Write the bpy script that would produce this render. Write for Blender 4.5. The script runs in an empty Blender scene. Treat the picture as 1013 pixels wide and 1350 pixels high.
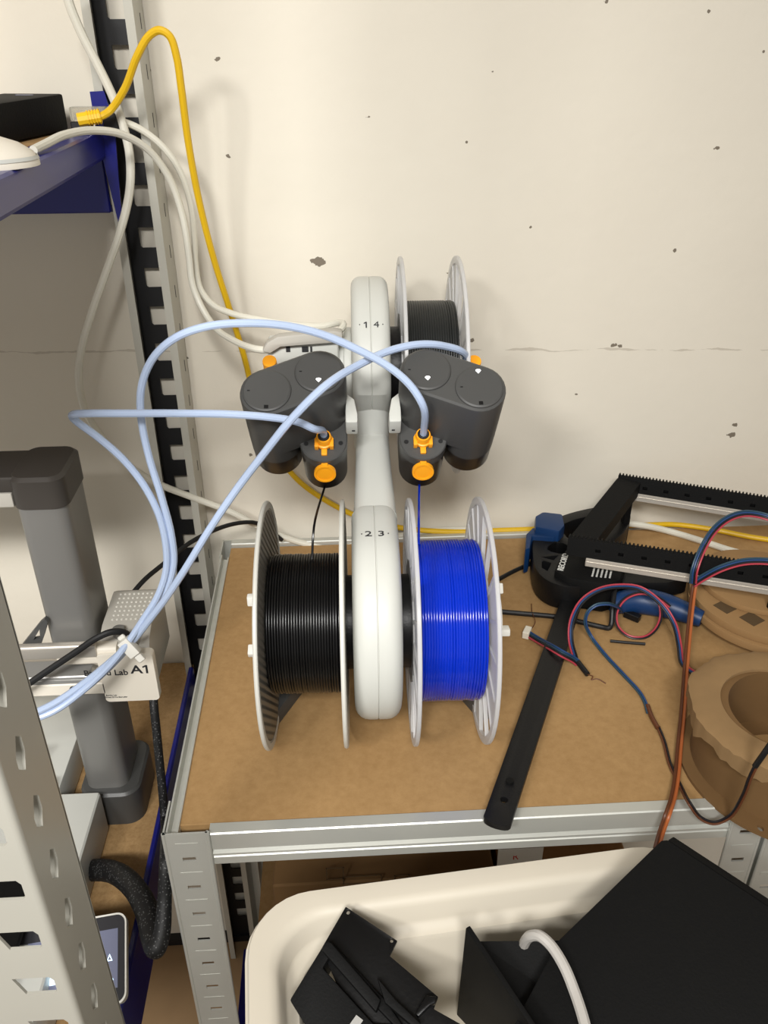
import bpy, bmesh, math, random
from mathutils import Vector, Matrix, noise
random.seed(7)
scene = bpy.context.scene
C = scene.collection
PI = math.pi
OFF = 0.76            # everything is measured from the table top, which stands 0.76 m above the floor

# ------------------------------------------------------------------ camera
CAM = Vector((0, -.8613, .5255))
F_PX = 1111.84
PITCH, YAW, ROLL = .523, .056, -.0049
FWD = Vector((math.sin(YAW)*math.cos(PITCH), math.cos(YAW)*math.cos(PITCH), -math.sin(PITCH)))
_r = Vector((math.cos(YAW), -math.sin(YAW), 0)); _u = _r.cross(FWD)
RGT = math.cos(ROLL)*_r + math.sin(ROLL)*_u
UPV = -math.sin(ROLL)*_r + math.cos(ROLL)*_u
cd = bpy.data.cameras.new('camera'); cam = bpy.data.objects.new('camera', cd); C.objects.link(cam)
cd.sensor_fit = 'VERTICAL'; cd.sensor_height = 36; cd.lens = F_PX/1350*36; cd.clip_start = .02; cd.clip_end = 50
mw = Matrix((RGT, UPV, -FWD)).transposed().to_4x4(); mw.translation = CAM + Vector((0, 0, OFF)); cam.matrix_world = mw
scene.camera = cam

# ------------------------------------------------------------------ light and exposure
scene.view_settings.view_transform = 'Standard'; scene.view_settings.look = 'None'
scene.view_settings.gamma = 1; scene.view_settings.use_curve_mapping = False
scene.view_settings.exposure = 0.0
w = bpy.data.worlds.new('world'); scene.world = w; w.use_nodes = True
w.node_tree.nodes['Background'].inputs[0].default_value = (1, .965, .91, 1)
w.node_tree.nodes['Background'].inputs[1].default_value = .52
def area(name, loc, target, sx, sy, power, col):
    l = bpy.data.lights.new(name, 'AREA'); l.shape = 'RECTANGLE'; l.size = sx; l.size_y = sy; l.energy = power; l.color = col
    o = bpy.data.objects.new(name, l); C.objects.link(o)
    o.location = Vector(loc) + Vector((0, 0, OFF))
    o.rotation_euler = (Vector(target)-Vector(loc)).to_track_quat('-Z', 'Y').to_euler()
    return o
key = area('ceiling_tube_lamp', (-.66, -1.62, 1.18), (0, -.1, .22), .32, .18, 4.9, (1, .985, .955))
key.data.spread = math.radians(100)
front = area('ceiling_panel_lamp', (-.15, -1.9, 1.5), (-.30, -.1, .10), .55, .25, 5.8, (1, .985, .955))
front.data.spread = math.radians(62)

# ------------------------------------------------------------------ projection helpers (photo pixel -> point of the place on a given plane)
def ray(x, y): return FWD + RGT*((x-506.5)/F_PX) - UPV*((y-675)/F_PX)
def on(ax, v, x, y):
    d = ray(x, y); return CAM + d*((v-CAM[ax])/d[ax])
def onY(v, x, y): return on(1, v, x, y)
def onZ(v, x, y): return on(2, v, x, y)
def onX(v, x, y): return on(0, v, x, y)
def path(*pts):
    out = []
    for p in pts:
        if len(p) == 3: out.append(onY(p[2], p[0], p[1]))
        elif p[3] == 'z': out.append(onZ(p[2], p[0], p[1]))
        elif p[3] == 'x': out.append(onX(p[2], p[0], p[1]))
    return out

# ------------------------------------------------------------------ materials
def lin(c): c /= 255; return c/12.92 if c <= .04045 else ((c+.055)/1.055)**2.4
def rgb(r, g, b): return (lin(r), lin(g), lin(b), 1)
def mat(name, col, rough=.5, metal=0, noise_amt=0, noise_scale=40, bump=0, bump_scale=300, trans=0, ior=1.45, emit=0, alpha=1, spec=.5):
    m = bpy.data.materials.new(name); m.use_nodes = True; nt = m.node_tree; N = nt.nodes; L = nt.links
    b = N['Principled BSDF']; c = rgb(*col)
    b.inputs['Base Color'].default_value = c; b.inputs['Roughness'].default_value = rough; b.inputs['Metallic'].default_value = metal
    b.inputs['Transmission Weight'].default_value = trans; b.inputs['IOR'].default_value = ior; b.inputs['Alpha'].default_value = alpha
    b.inputs['Specular IOR Level'].default_value = spec
    if emit: b.inputs['Emission Color'].default_value = c; b.inputs['Emission Strength'].default_value = emit
    if noise_amt or bump: tc = N.new('ShaderNodeTexCoord')
    if noise_amt:
        n = N.new('ShaderNodeTexNoise'); n.inputs['Scale'].default_value = noise_scale; n.inputs['Detail'].default_value = 4
        L.new(tc.outputs['Object'], n.inputs['Vector'])
        mx = N.new('ShaderNodeMix'); mx.data_type = 'RGBA'
        mx.inputs['A'].default_value = [k*(1-noise_amt) for k in c[:3]]+[1]; mx.inputs['B'].default_value = [min(1, k*(1+noise_amt)) for k in c[:3]]+[1]
        L.new(n.outputs['Fac'], mx.inputs['Factor']); L.new(mx.outputs['Result'], b.inputs['Base Color'])
    if bump:
        n = N.new('ShaderNodeTexNoise'); n.inputs['Scale'].default_value = bump_scale; n.inputs['Detail'].default_value = 3
        L.new(tc.outputs['Object'], n.inputs['Vector'])
        bp = N.new('ShaderNodeBump'); bp.inputs['Strength'].default_value = bump; bp.inputs['Distance'].default_value = .001
        L.new(n.outputs['Fac'], bp.inputs['Height']); L.new(bp.outputs['Normal'], b.inputs['Normal'])
    return m

def wall_material():
    m = bpy.data.materials.new('painted_wall'); m.use_nodes = True; nt = m.node_tree; N = nt.nodes; L = nt.links
    b = N['Principled BSDF']; b.inputs['Roughness'].default_value = .75; b.inputs['Specular IOR Level'].default_value = .25
    tc = N.new('ShaderNodeTexCoord'); geo = N.new('ShaderNodeNewGeometry')
    def math_(op, a, bb=None, c=None):
        n = N.new('ShaderNodeMath'); n.operation = op
        for i, v in enumerate((a, bb, c)):
            if v is None: continue
            if isinstance(v, (int, float)): n.inputs[i].default_value = v
            else: L.new(v, n.inputs[i])
        return n.outputs[0]
    def nz(scale, detail=3, vec=None):
        n = N.new('ShaderNodeTexNoise'); n.inputs['Scale'].default_value = scale; n.inputs['Detail'].default_value = detail
        L.new(vec or geo.outputs['Position'], n.inputs['Vector']); return n.outputs['Fac']
    sep = N.new('ShaderNodeSeparateXYZ'); L.new(geo.outputs['Position'], sep.inputs[0])
    X, Z = sep.outputs['X'], sep.outputs['Z']
    # sparse dark pin holes
    v = N.new('ShaderNodeTexVoronoi'); v.inputs['Scale'].default_value = 22; L.new(geo.outputs['Position'], v.inputs['Vector'])
    rs = N.new('ShaderNodeSeparateColor'); L.new(v.outputs['Color'], rs.inputs[0])
    rad = math_('ADD', math_('MULTIPLY', rs.outputs[1], .020), .008)
    mask = math_('LESS_THAN', v.outputs['Distance'], math_('MULTIPLY', rad, math_('GREATER_THAN', rs.outputs[0], .80)))
    # larger chips where the photograph has them
    wob = math_('MULTIPLY', math_('SUBTRACT', nz(220), .5), .008)
    for px, py, r in ((421, 345, .0058), (411, 343, .0028), (486, 155, .0018), (945, 195, .0022), (965, 573, .0045), (970, 560, .003), (800, 2, .0018),
                      (810, 455, .0030), (818, 456, .0022), (622, 449, .0028), (286, 78, .0022), (300, 206, .0022), (185, 95, .0020), (198, 93, .0018), (331, 600, .002),
                      (935, 15, .0015), (455, 480, .0015), (650, 95, .0012), (700, 300, .0012), (890, 330, .0014), (590, 360, .0016), (601, 357, .0014), (760, 520, .0013), (245, 472, .002)):
        p = onY(0, px, py)
        dx = math_('SUBTRACT', X, p.x); dz = math_('SUBTRACT', Z, p.z+OFF)
        d = math_('SQRT', math_('ADD', math_('MULTIPLY', dx, dx), math_('MULTIPLY', math_('MULTIPLY', dz, dz), 1.8)))
        mask = math_('MAXIMUM', mask, math_('LESS_THAN', math_('ADD', d, wob), r))
    # hairline crack
    wander = math_('MULTIPLY', math_('SUBTRACT', nz(25, 6), .5), .010)
    zc = math_('ADD', math_('MULTIPLY', math_('ADD', X, .1637), -.021), .2306+OFF)
    dcr = math_('ABSOLUTE', math_('SUBTRACT', math_('ADD', Z, wander), zc))
    th = math_('MULTIPLY', math_('MAXIMUM', math_('SUBTRACT', nz(30), .40), 0), .0068)
    crack = math_('LESS_THAN', dcr, th)
    base = N.new('ShaderNodeMix'); base.data_type = 'RGBA'
    base.inputs['A'].default_value = rgb(207, 200, 186); base.inputs['B'].default_value = rgb(221, 215, 201)
    L.new(nz(3.2, 5), base.inputs['Factor'])
    c1 = N.new('ShaderNodeMix'); c1.data_type = 'RGBA'; c1.inputs['B'].default_value = rgb(190, 182, 168)
    L.new(crack, c1.inputs['Factor']); L.new(base.outputs['Result'], c1.inputs['A'])
    c2 = N.new('ShaderNodeMix'); c2.data_type = 'RGBA'; c2.inputs['B'].default_value = rgb(118, 109, 96)
    L.new(mask, c2.inputs['Factor']); L.new(c1.outputs['Result'], c2.inputs['A'])
    L.new(c2.outputs['Result'], b.inputs['Base Color'])
    bp = N.new('ShaderNodeBump'); bp.inputs['Strength'].default_value = .25; bp.inputs['Distance'].default_value = .002
    L.new(nz(60, 4), bp.inputs['Height']); L.new(bp.outputs['Normal'], b.inputs['Normal'])
    return m

def board_material(name, dark, light, scale, rough=.75):
    m = bpy.data.materials.new(name); m.use_nodes = True; nt = m.node_tree; N = nt.nodes; L = nt.links
    b = N['Principled BSDF']; b.inputs['Roughness'].default_value = rough; b.inputs['Specular IOR Level'].default_value = .3
    geo = N.new('ShaderNodeNewGeometry')
    n1 = N.new('ShaderNodeTexNoise'); n1.inputs['Scale'].default_value = scale; n1.inputs['Detail'].default_value = 6; n1.inputs['Roughness'].default_value = .7
    n2 = N.new('ShaderNodeTexNoise'); n2.inputs['Scale'].default_value = 9; n2.inputs['Detail'].default_value = 4
    for n in (n1, n2): L.new(geo.outputs['Position'], n.inputs['Vector'])
    mth = N.new('ShaderNodeMath'); mth.operation = 'MULTIPLY_ADD'; mth.inputs[1].default_value = .65; L.new(n1.outputs['Fac'], mth.inputs[0])
    m2 = N.new('ShaderNodeMath'); m2.operation = 'MULTIPLY'; m2.inputs[1].default_value = .35; L.new(n2.outputs['Fac'], m2.inputs[0]); L.new(m2.outputs[0], mth.inputs[2])
    r = N.new('ShaderNodeValToRGB'); r.color_ramp.elements[0].position = .3; r.color_ramp.elements[1].position = .7
    r.color_ramp.elements[0].color = rgb(*dark); r.color_ramp.elements[1].color = rgb(*light)
    L.new(mth.outputs[0], r.inputs[0]); L.new(r.outputs[0], b.inputs['Base Color'])
    return m

M = {}
M['wall'] = wall_material()
M['floor'] = mat('floor_screed', (150, 122, 88), .8, noise_amt=.12, noise_scale=30)
M['ceiling'] = mat('ceiling_paint', (225, 222, 214), .9, noise_amt=.03)
M['mdf'] = board_material('brown_hardboard', (148, 115, 73), (171, 137, 92), 130)
M['mdf_edge'] = mat('hardboard_edge', (150, 110, 66), .8, noise_amt=.2, noise_scale=200)
M['chip'] = board_material('chipboard', (140, 108, 68), (186, 152, 106), 190)
M['galv'] = mat('galvanised_steel', (198, 199, 192), .42, .5, noise_amt=.08, noise_scale=18)
M['greypaint'] = mat('grey_painted_steel', (180, 178, 168), .35, .12, noise_amt=.03, noise_scale=25)
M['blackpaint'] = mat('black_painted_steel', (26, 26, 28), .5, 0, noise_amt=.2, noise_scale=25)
M['blue'] = mat('blue_painted_steel', (22, 26, 112), .28, .0, noise_amt=.08, noise_scale=15)
M['blackp'] = mat('black_plastic', (16, 16, 17), .42, spec=.35, bump=.15, bump_scale=500)
M['blackm'] = mat('matte_black_print', (14, 14, 14), .65, spec=.18, bump=.2, bump_scale=600, noise_amt=.12, noise_scale=30)
M['blackgloss'] = mat('satin_black_print', (6, 6, 7), .35, spec=.3, bump=.1, bump_scale=350)
M['rubber'] = mat('black_rubber', (20, 20, 21), .5)
M['white'] = mat('white_plastic', (224, 222, 214), .4, noise_amt=.02)
M['offwhite'] = mat('warm_white_plastic', (226, 219, 205), .42, noise_amt=.025, noise_scale=8)
M['bin'] = mat('bin_plastic', (206, 198, 182), .45, noise_amt=.02, noise_scale=8)
M['lgrey'] = mat('light_grey_plastic', (196, 197, 191), .45, noise_amt=.02)
M['pgrey'] = mat('printer_grey_metal', (128, 127, 124), .38, .35, noise_amt=.05, noise_scale=12)
M['tgrey'] = mat('toolhead_grey_plastic', (176, 172, 163), .45, noise_amt=.03)
M['dgrey'] = mat('dark_grey_plastic', (70, 70, 69), .42, bump=.06, bump_scale=700, noise_amt=.04)
M['dcap'] = mat('dark_grey_cap', (66, 66, 65), .5, bump=.05, bump_scale=700)
M['smoke'] = mat('smoked_plastic', (46, 40, 36), .3, trans=.06)
M['capdark'] = mat('dark_taupe_plastic', (62, 58, 54), .45, noise_amt=.05)
M['orange'] = mat('orange_plastic', (240, 160, 28), .4)
M['yellow'] = mat('yellow_cable_jacket', (214, 172, 22), .42)
M['yplug'] = mat('yellow_boot', (232, 186, 28), .45)
M['wcable'] = mat('white_cable_jacket', (212, 209, 196), .42, noise_amt=.03)
M['ptfe'] = mat('milky_blue_tube', (188, 205, 234), .22, noise_amt=.02, trans=.18)
M['clear'] = mat('clear_plug', (220, 215, 200), .15, trans=.7)
M['silver'] = mat('polished_rail', (200, 194, 184), .38, .6)
M['steel'] = mat('brushed_steel', (182, 181, 178), .4, .6)
def clear_material():
    m = mat('translucent_spool_plastic', (232, 232, 232), .3); nt = m.node_tree; N = nt.nodes; L = nt.links
    tl = N.new('ShaderNodeBsdfTranslucent'); tl.inputs[0].default_value = rgb(232, 232, 232)
    tp = N.new('ShaderNodeBsdfTransparent'); a = N.new('ShaderNodeMixShader'); b = N.new('ShaderNodeMixShader')
    a.inputs[0].default_value = .40; b.inputs[0].default_value = .28; p = N['Principled BSDF']; out = N['Material Output']
    L.new(p.outputs[0], a.inputs[1]); L.new(tl.outputs[0], a.inputs[2]); L.new(a.outputs[0], b.inputs[1]); L.new(tp.outputs[0], b.inputs[2]); L.new(b.outputs[0], out.inputs['Surface'])
    return m
M['spoolclear'] = clear_material()
M['spoolgrey'] = mat('grey_white_spool_plastic', (205, 204, 196), .42)
M['spoolin'] = mat('grey_spool_face', (120, 116, 108), .5)
M['filblack'] = mat('black_filament', (9, 9, 10), .28)
M['filblack2'] = mat('matte_black_filament', (27, 29, 29), .42)
M['filblue'] = mat('blue_filament', (1, 42, 178), .13)
M['card'] = mat('cardboard', (108, 80, 46), .85, noise_amt=.1, noise_scale=35, bump=.15, bump_scale=120)  # colour darkened to hold the shade on the torn core; discs stay lighter
M['disc'] = mat('disc_cardboard', (150, 117, 76), .85, noise_amt=.08, noise_scale=35)
M['card2'] = mat('pale_torn_paper', (136, 108, 72), .9, noise_amt=.12, noise_scale=50, bump=.4, bump_scale=60)
M['ink'] = mat('dark_ink', (40, 40, 42), .6)
M['cardink'] = mat('faded_print', (84, 66, 42), .85)
M['whiteink'] = mat('white_ink', (205, 205, 200), .6)
M['redink'] = mat('red_ink', (190, 50, 45), .6)
M['clampblue'] = mat('clamp_blue_plastic', (14, 50, 94), .42, noise_amt=.05)
M['wred'] = mat('red_wire', (172, 58, 72), .4)
M['wblue'] = mat('blue_wire', (34, 66, 112), .4)
M['wteal'] = mat('teal_wire', (38, 66, 84), .4)
M['wblack'] = mat('black_wire', (24, 22, 26), .4)
M['worange'] = mat('orange_wire', (168, 92, 48), .42)
M['wbrown'] = mat('brown_wire', (92, 52, 30), .45)
M['led'] = mat('white_led_arrow', (255, 255, 255), .4, emit=1.2)
M['icon'] = mat('screen_icon', (205, 235, 255), .4, emit=1.6)
M['glass'] = mat('screen_glass', (52, 52, 56), .12)
M['lcd'] = mat('lit_display', (108, 112, 134), .2, emit=.12)
M['conn'] = mat('ivory_connector', (222, 216, 200), .5)
# braid: fine woven bump
def braid_material():
    m = mat('woven_black_sleeve', (22, 22, 23), .55); nt = m.node_tree; N = nt.nodes; L = nt.links
    tc = N.new('ShaderNodeTexCoord'); v = N.new('ShaderNodeTexVoronoi'); v.inputs['Scale'].default_value = 420
    L.new(tc.outputs['Object'], v.inputs['Vector'])
    r = N.new('ShaderNodeValToRGB'); r.color_ramp.elements[0].position = .15; r.color_ramp.elements[1].position = .3
    r.color_ramp.elements[0].color = rgb(92, 92, 92); r.color_ramp.elements[1].color = rgb(16, 16, 17)
    L.new(v.outputs['Distance'], r.inputs[0]); L.new(r.outputs[0], N['Principled BSDF'].inputs['Base Color'])
    return m
M['braid'] = braid_material()
def ribbed_material():
    m = mat('ribbed_grey_spool_face', (128, 124, 116), .5); nt = m.node_tree; N = nt.nodes; L = nt.links
    geo = N.new('ShaderNodeTexCoord'); wv = N.new('ShaderNodeTexWave'); wv.bands_direction = 'DIAGONAL'; wv.inputs['Scale'].default_value = 75
    L.new(geo.outputs['Object'], wv.inputs['Vector'])
    bp = N.new('ShaderNodeBump'); bp.inputs['Strength'].default_value = .8; bp.inputs['Distance'].default_value = .002
    L.new(wv.outputs['Fac'], bp.inputs['Height']); L.new(bp.outputs['Normal'], N['Principled BSDF'].inputs['Normal'])
    return m
M['ribbed'] = ribbed_material()

# ------------------------------------------------------------------ mesh builder
class MB:
    def __init__(self, xf=None):
        self.bm = bmesh.new(); self.xf = xf
    def _add(self, bm2, mtx=None):
        if mtx is not None: bmesh.ops.transform(bm2, matrix=mtx, verts=bm2.verts)
        me = bpy.data.meshes.new('tmp'); bm2.to_mesh(me); bm2.free()
        self.bm.from_mesh(me); bpy.data.meshes.remove(me); return self
    def box(self, lo, hi, bev=0, seg=2, mtx=None):
        lo = Vector(lo); hi = Vector(hi); b = bmesh.new(); bmesh.ops.create_cube(b, size=1)
        d = hi-lo
        for v in b.verts: v.co = Vector((v.co.x*d.x, v.co.y*d.y, v.co.z*d.z)) + (lo+hi)/2
        if bev: bmesh.ops.bevel(b, geom=b.edges[:], offset=bev, segments=seg, affect='EDGES', profile=.6)
        return self._add(b, mtx)
    def cyl(self, c, r, h, axis='Z', seg=32, bev=0, mtx=None, r2=None):
        b = bmesh.new(); bmesh.ops.create_cone(b, cap_ends=True, segments=seg, radius1=r, radius2=r if r2 is None else r2, depth=h)
        if bev:
            es = [e for e in b.edges if len(e.link_faces) == 2 and any(len(f.verts) > 4 for f in e.link_faces)]
            bmesh.ops.bevel(b, geom=es, offset=bev, segments=3, affect='EDGES', profile=.6)
        if axis == 'X': bmesh.ops.rotate(b, matrix=Matrix.Rotation(PI/2, 3, 'Y'), verts=b.verts)
        if axis == 'Y': bmesh.ops.rotate(b, matrix=Matrix.Rotation(-PI/2, 3, 'X'), verts=b.verts)
        bmesh.ops.translate(b, vec=Vector(c), verts=b.verts)
        return self._add(b, mtx)
    def rings(self, rings, closed=True, caps=True, loop=False):
        """bridge rings of 3-D points (same count each)"""
        b = bmesh.new(); R = [[b.verts.new(p) for p in r] for r in rings]; n = len(R[0])
        rr = R + ([R[0]] if loop else [])
        for a, c in zip(rr[:-1], rr[1:]):
            for i in range(n if closed else n-1):
                j = (i+1) % n
                try: b.faces.new((a[i], a[j], c[j], c[i]))
                except ValueError: pass
        if caps and not loop:
            try: b.faces.new(R[0][::-1]); b.faces.new(R[-1])
            except ValueError: pass
        bmesh.ops.recalc_face_normals(b, faces=b.faces)
        return self._add(b)
    def tube(self, pts, r, seg=10, sub=8, radii=None, taper=None):
        P = smooth(pts, sub) if sub > 1 else [Vector(p) for p in pts]
        t0 = (P[1]-P[0]).normalized(); nrm = t0.orthogonal().normalized(); rings = []
        for i, p in enumerate(P):
            t = (P[min(i+1, len(P)-1)]-P[max(i-1, 0)]).normalized()
            nrm = (nrm - t*nrm.dot(t)).normalized(); bi = t.cross(nrm)
            rad = r if radii is None else radii(i/(len(P)-1))
            rings.append([p + (nrm*math.cos(2*PI*k/seg) + bi*math.sin(2*PI*k/seg))*rad for k in range(seg)])
        return self.rings(rings)
    def lathe_x(self, prof, cy, cz, seg=96, closed=False):
        """prof: (x, r) pairs turned round an axis parallel to x through (cy, cz)"""
        rings = [[(x, cy+r*math.cos(2*PI*k/seg), cz+r*math.sin(2*PI*k/seg)) for k in range(seg)] for x, r in prof]
        return self.rings(rings, loop=closed, caps=not closed)
    def prism(self, poly, dirv, holes=(), bev=0):
        """poly: 3-D coplanar points, pushed along dirv; holes are inner loops"""
        b = bmesh.new(); dirv = Vector(dirv); E = []
        loops = [[b.verts.new(p) for p in lp] for lp in [poly, *holes]]
        for lp in loops:
            for i in range(len(lp)): E.append(b.edges.new((lp[i], lp[(i+1) % len(lp)])))
        if holes: bmesh.ops.triangle_fill(b, use_beauty=True, use_dissolve=False, edges=E)
        else: b.faces.new(loops[0])
        ext = bmesh.ops.extrude_face_region(b, geom=b.faces[:])
        bmesh.ops.translate(b, vec=dirv, verts=[v for v in ext['geom'] if isinstance(v, bmesh.types.BMVert)])
        bmesh.ops.recalc_face_normals(b, faces=b.faces)
        if bev:
            es = [e for e in b.edges if len(e.link_faces) == 2 and e.calc_face_angle(0) > .6]
            bmesh.ops.bevel(b, geom=es, offset=bev, segments=2, affect='EDGES', profile=.6)
        return self._add(b)
    def text(self, s, size, origin, u, v, depth=.0002, bold=0, squash=1):
        cu = bpy.data.curves.new('t', 'FONT'); cu.body = s; cu.size = size; cu.extrude = depth; cu.offset = bold
        cu.align_x = 'CENTER'; cu.align_y = 'CENTER'; cu.resolution_u = 3
        o = bpy.data.objects.new('t', cu); C.objects.link(o)
        me = bpy.data.meshes.new_from_object(o.evaluated_get(bpy.context.evaluated_depsgraph_get()))
        u = Vector(u).normalized(); v = Vector(v); v = (v-u*v.dot(u)).normalized(); n = u.cross(v)
        mt = Matrix((u*squash, v, n)).transposed().to_4x4(); mt.translation = Vector(origin)
        b = bmesh.new(); b.from_mesh(me); bpy.data.objects.remove(o); bpy.data.curves.remove(cu); bpy.data.meshes.remove(me)
        return self._add(b, mt)
    def one(self, size, origin, u, v, depth=.0002):
        u = Vector(u).normalized(); v = Vector(v); v = (v-u*v.dot(u)).normalized(); n = u.cross(v); o = Vector(origin)
        P = [(-.02, -.36), (.12, -.36), (.12, .36), (-.0, .36), (-.22, .24), (-.22, .12), (-.02, .21)]
        return self.prism([o+u*(a*size)+v*(b*size) for a, b in P], n*depth)
    def build(self, name, m, parent=None, angle=35):
        if self.xf is not None: bmesh.ops.transform(self.bm, matrix=self.xf, verts=self.bm.verts)
        me = bpy.data.meshes.new(name); self.bm.to_mesh(me); self.bm.free()
        me.materials.append(m)
        for p in me.polygons: p.use_smooth = True
        me.set_sharp_from_angle(angle=math.radians(angle))
        o = bpy.data.objects.new(name, me); C.objects.link(o)
        if parent is not None: o.parent = parent
        return o

def smooth(pts, sub):
    P = [Vector(p) for p in pts]
    P = [P[0]*2-P[1]] + P + [P[-1]*2-P[-2]]; out = []
    def tj(t, a, b): return t + max((b-a).length, 1e-6)**.5
    for i in range(1, len(P)-2):
        p0, p1, p2, p3 = P[i-1:i+3]
        t0 = 0; t1 = tj(t0, p0, p1); t2 = tj(t1, p1, p2); t3 = tj(t2, p2, p3)
        for k in range(sub):
            t = t1 + (t2-t1)*k/sub
            A1 = p0*((t1-t)/(t1-t0))+p1*((t-t0)/(t1-t0)); A2 = p1*((t2-t)/(t2-t1))+p2*((t-t1)/(t2-t1)); A3 = p2*((t3-t)/(t3-t2))+p3*((t-t2)/(t3-t2))
            B1 = A1*((t2-t)/(t2-t0))+A2*((t-t0)/(t2-t0)); B2 = A2*((t3-t)/(t3-t1))+A3*((t-t1)/(t3-t1))
            out.append(B1*((t2-t)/(t2-t1))+B2*((t-t1)/(t2-t1)))
    out.append(P[-2]); return out

def thing(name, label, cat, group=None):
    o = bpy.data.objects.new(name, None); C.objects.link(o); o.empty_display_size = .02
    return tag(o, label, cat, group)
def tag(o, label, cat, group=None):
    o['label'] = label; o['category'] = cat
    if group: o['group'] = group
    return o
def struct(o): o['kind'] = 'structure'; return o

def rrect(hx, hy, r, n=6, cx=0, cy=0):
    r = min(r, hx, hy); out = []
    for sx, sy, a0 in ((1, 1, 0), (-1, 1, 90), (-1, -1, 180), (1, -1, 270)):
        for k in range(n+1):
            a = math.radians(a0+90*k/n); out.append((cx+sx*(hx-r)+r*math.cos(a), cy+sy*(hy-r)+r*math.sin(a)))
    return out
def frame(o, u, v, n):
    m = Matrix((Vector(u), Vector(v), Vector(n))).transposed().to_4x4(); m.translation = Vector(o); return m

# ================================================================== the setting
struct(MB().box((-1.6, 0, -OFF), (1.8, .1, 1.8)).build('wall_back', M['wall']))
struct(MB().box((-1.6, -2.6, -OFF-.06), (1.8, .1, -OFF)).build('floor', M['floor']))
struct(MB().box((-1.6, -2.6, 1.8), (1.8, .1, 1.86)).build('ceiling', M['ceiling']))
struct(MB().box((-1.6, -.012, -OFF), (1.8, 0, -OFF+.014)).build('baseboard_back', M['blackpaint']))  # black strip stands in for the shadow line where wall meets floor

# ================================================================== shelving (galvanised units that carry the brown boards)
def slot_post(x0, x1, yf, z0, z1, side, name, parent, wdepth=.032):
    """upright: a front plate with punched slots and a side flange"""
    holes = []; z = z1-.012; k = 0
    cx = (x0+x1)/2
    while z > z0+.03:
        if k % 2: holes.append([(cx-.005, yf, z-.0022), (cx+.005, yf, z-.0022), (cx+.005, yf, z+.0022), (cx-.005, yf, z+.0022)])
        z -= .0165; k += 1
    m = MB(); m.prism([(x0, yf, z0), (x1, yf, z0), (x1, yf, z1), (x0, yf, z1)], (0, .0014, 0), holes)
    # pressed ribs across the face
    z = z1-.012; k = 0
    while z > z0+.03:
        if k % 2 == 0: m.box((cx-.0085, yf-.00018, z-.0016), (cx+.0085, yf+.0004, z+.0016))
        z -= .0165; k += 1
    # rolled edges and the side flange
    for xe in (x0, x1): m.cyl((xe, yf+.0008, (z0+z1)/2), .0016, z1-z0, seg=10)
    xs = x0 if side < 0 else x1
    m.box((xs-.0007, yf, z0), (xs+.0007, yf+wdepth, z1))
    return m.build(name, M['galv'], parent)

def beam_x(x0, x1, yf, zt, zb, name, parent):
    """front beam with a groove pressed along it, as a section swept in x"""
    h = zt-zb
    sec = [(yf+.010, zt), (yf+.001, zt), (yf, zt-.001), (yf, zt-h*.50), (yf+.0022, zt-h*.54), (yf+.0022, zt-h*.58), (yf-.0006, zt-h*.62), (yf-.0006, zt-h*.68), (yf+.002, zt-h*.72), (yf, zt-h*.76),
           (yf, zb+.001), (yf+.001, zb), (yf+.010, zb), (yf+.010, zb+.0015), (yf+.0035, zb+.0015), (yf+.0035, zt-.0015), (yf+.010, zt-.0015)]
    return MB().rings([[(x, y, z) for y, z in sec] for x in (x0, x1)]).build(name, M['galv'], parent, 25)

table = thing('shelving_unit', 'low grey steel shelving unit with a brown board top carrying the spools', 'shelf')
XL, XR, YF = -.1415, .3205, -.430
slot_post(XL, -.109, YF, -OFF, .006, -1, 'post', table)
slot_post(.2955, XR, YF, -OFF, .004, 1, 'post', table)
pm = MB(); pm.box((XL, -.012, -OFF), (-.104, -.010, .003)); pm.box((XL-.0007, -.045, -OFF), (XL+.0007, -.010, .003))
for k in range(17): pm.cyl((-.120, -.0125, -.05-k*.04), .0055, .003, 'Y', 14, .001)
pm.build('post', M['galv'], table)
MB().box((.296, -.012, -OFF), (XR, -.010, .003)).build('post', M['galv'], table)
beam_x(-.1085, .2955, -.4275, .0015, -.0335, 'front_beam', table)
MB().box((-.132, -.022, -.034), (.30, -.013, .0045), .001, 1).build('back_beam', M['galv'], table)
for xs, s in ((-.1400, 1), (.319, -1)):
    m = MB(); sec = [(xs, .0055 if s > 0 else -.0085), (xs+s*.0014, .0055 if s > 0 else -.0085), (xs+s*.0026, -.001 if s > 0 else -.0085), (xs+s*.0062, -.0015 if s > 0 else -.0085), (xs+s*.0070, .002 if s > 0 else -.0085), (xs+s*.0084, .002 if s > 0 else -.0085), (xs+s*.0088, -.004 if s > 0 else -.0088), (xs+s*.0030, -.0055 if s > 0 else -.0095), (xs+s*.0020, -.034), (xs, -.034)]
    m.rings([[(x, y, z) for x, z in sec] for y in (-.4270, -.046)]).build('side_beam', M['galv'], table, 25)
m = MB(); m.box((-.1316, -.4168, -.008), (.3228, -.0235, 0), .0003, 1); m.build('shelf_board', M['mdf'], table)
MB().box((-.136, -.42, -.562), (.316, -.02, -.55)).build('lower_shelf_board', M['mdf'], table)

unit2 = thing('shelving_unit', 'neighbouring grey steel shelving unit under the stacked cardboard discs', 'shelf')
slot_post(.3265, .352, -.4305, -OFF, .002, -1, 'post', unit2)
beam_x(.352, .86, -.428, .001, -.0335, 'front_beam', unit2)
slot_post(.86, .892, -.4305, -OFF, .002, 1, 'post', unit2)
MB().box((.3265, -.012, -OFF), (.352, -.010, .002)).build('post', M['galv'], unit2)
MB().box((.86, -.012, -OFF), (.892, -.010, .002)).build('post', M['galv'], unit2)
MB().box((.3230, -.4168, -.008), (.888, -.0135, 0), .0003, 1).build('shelf_board', M['mdf'], unit2)

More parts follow.
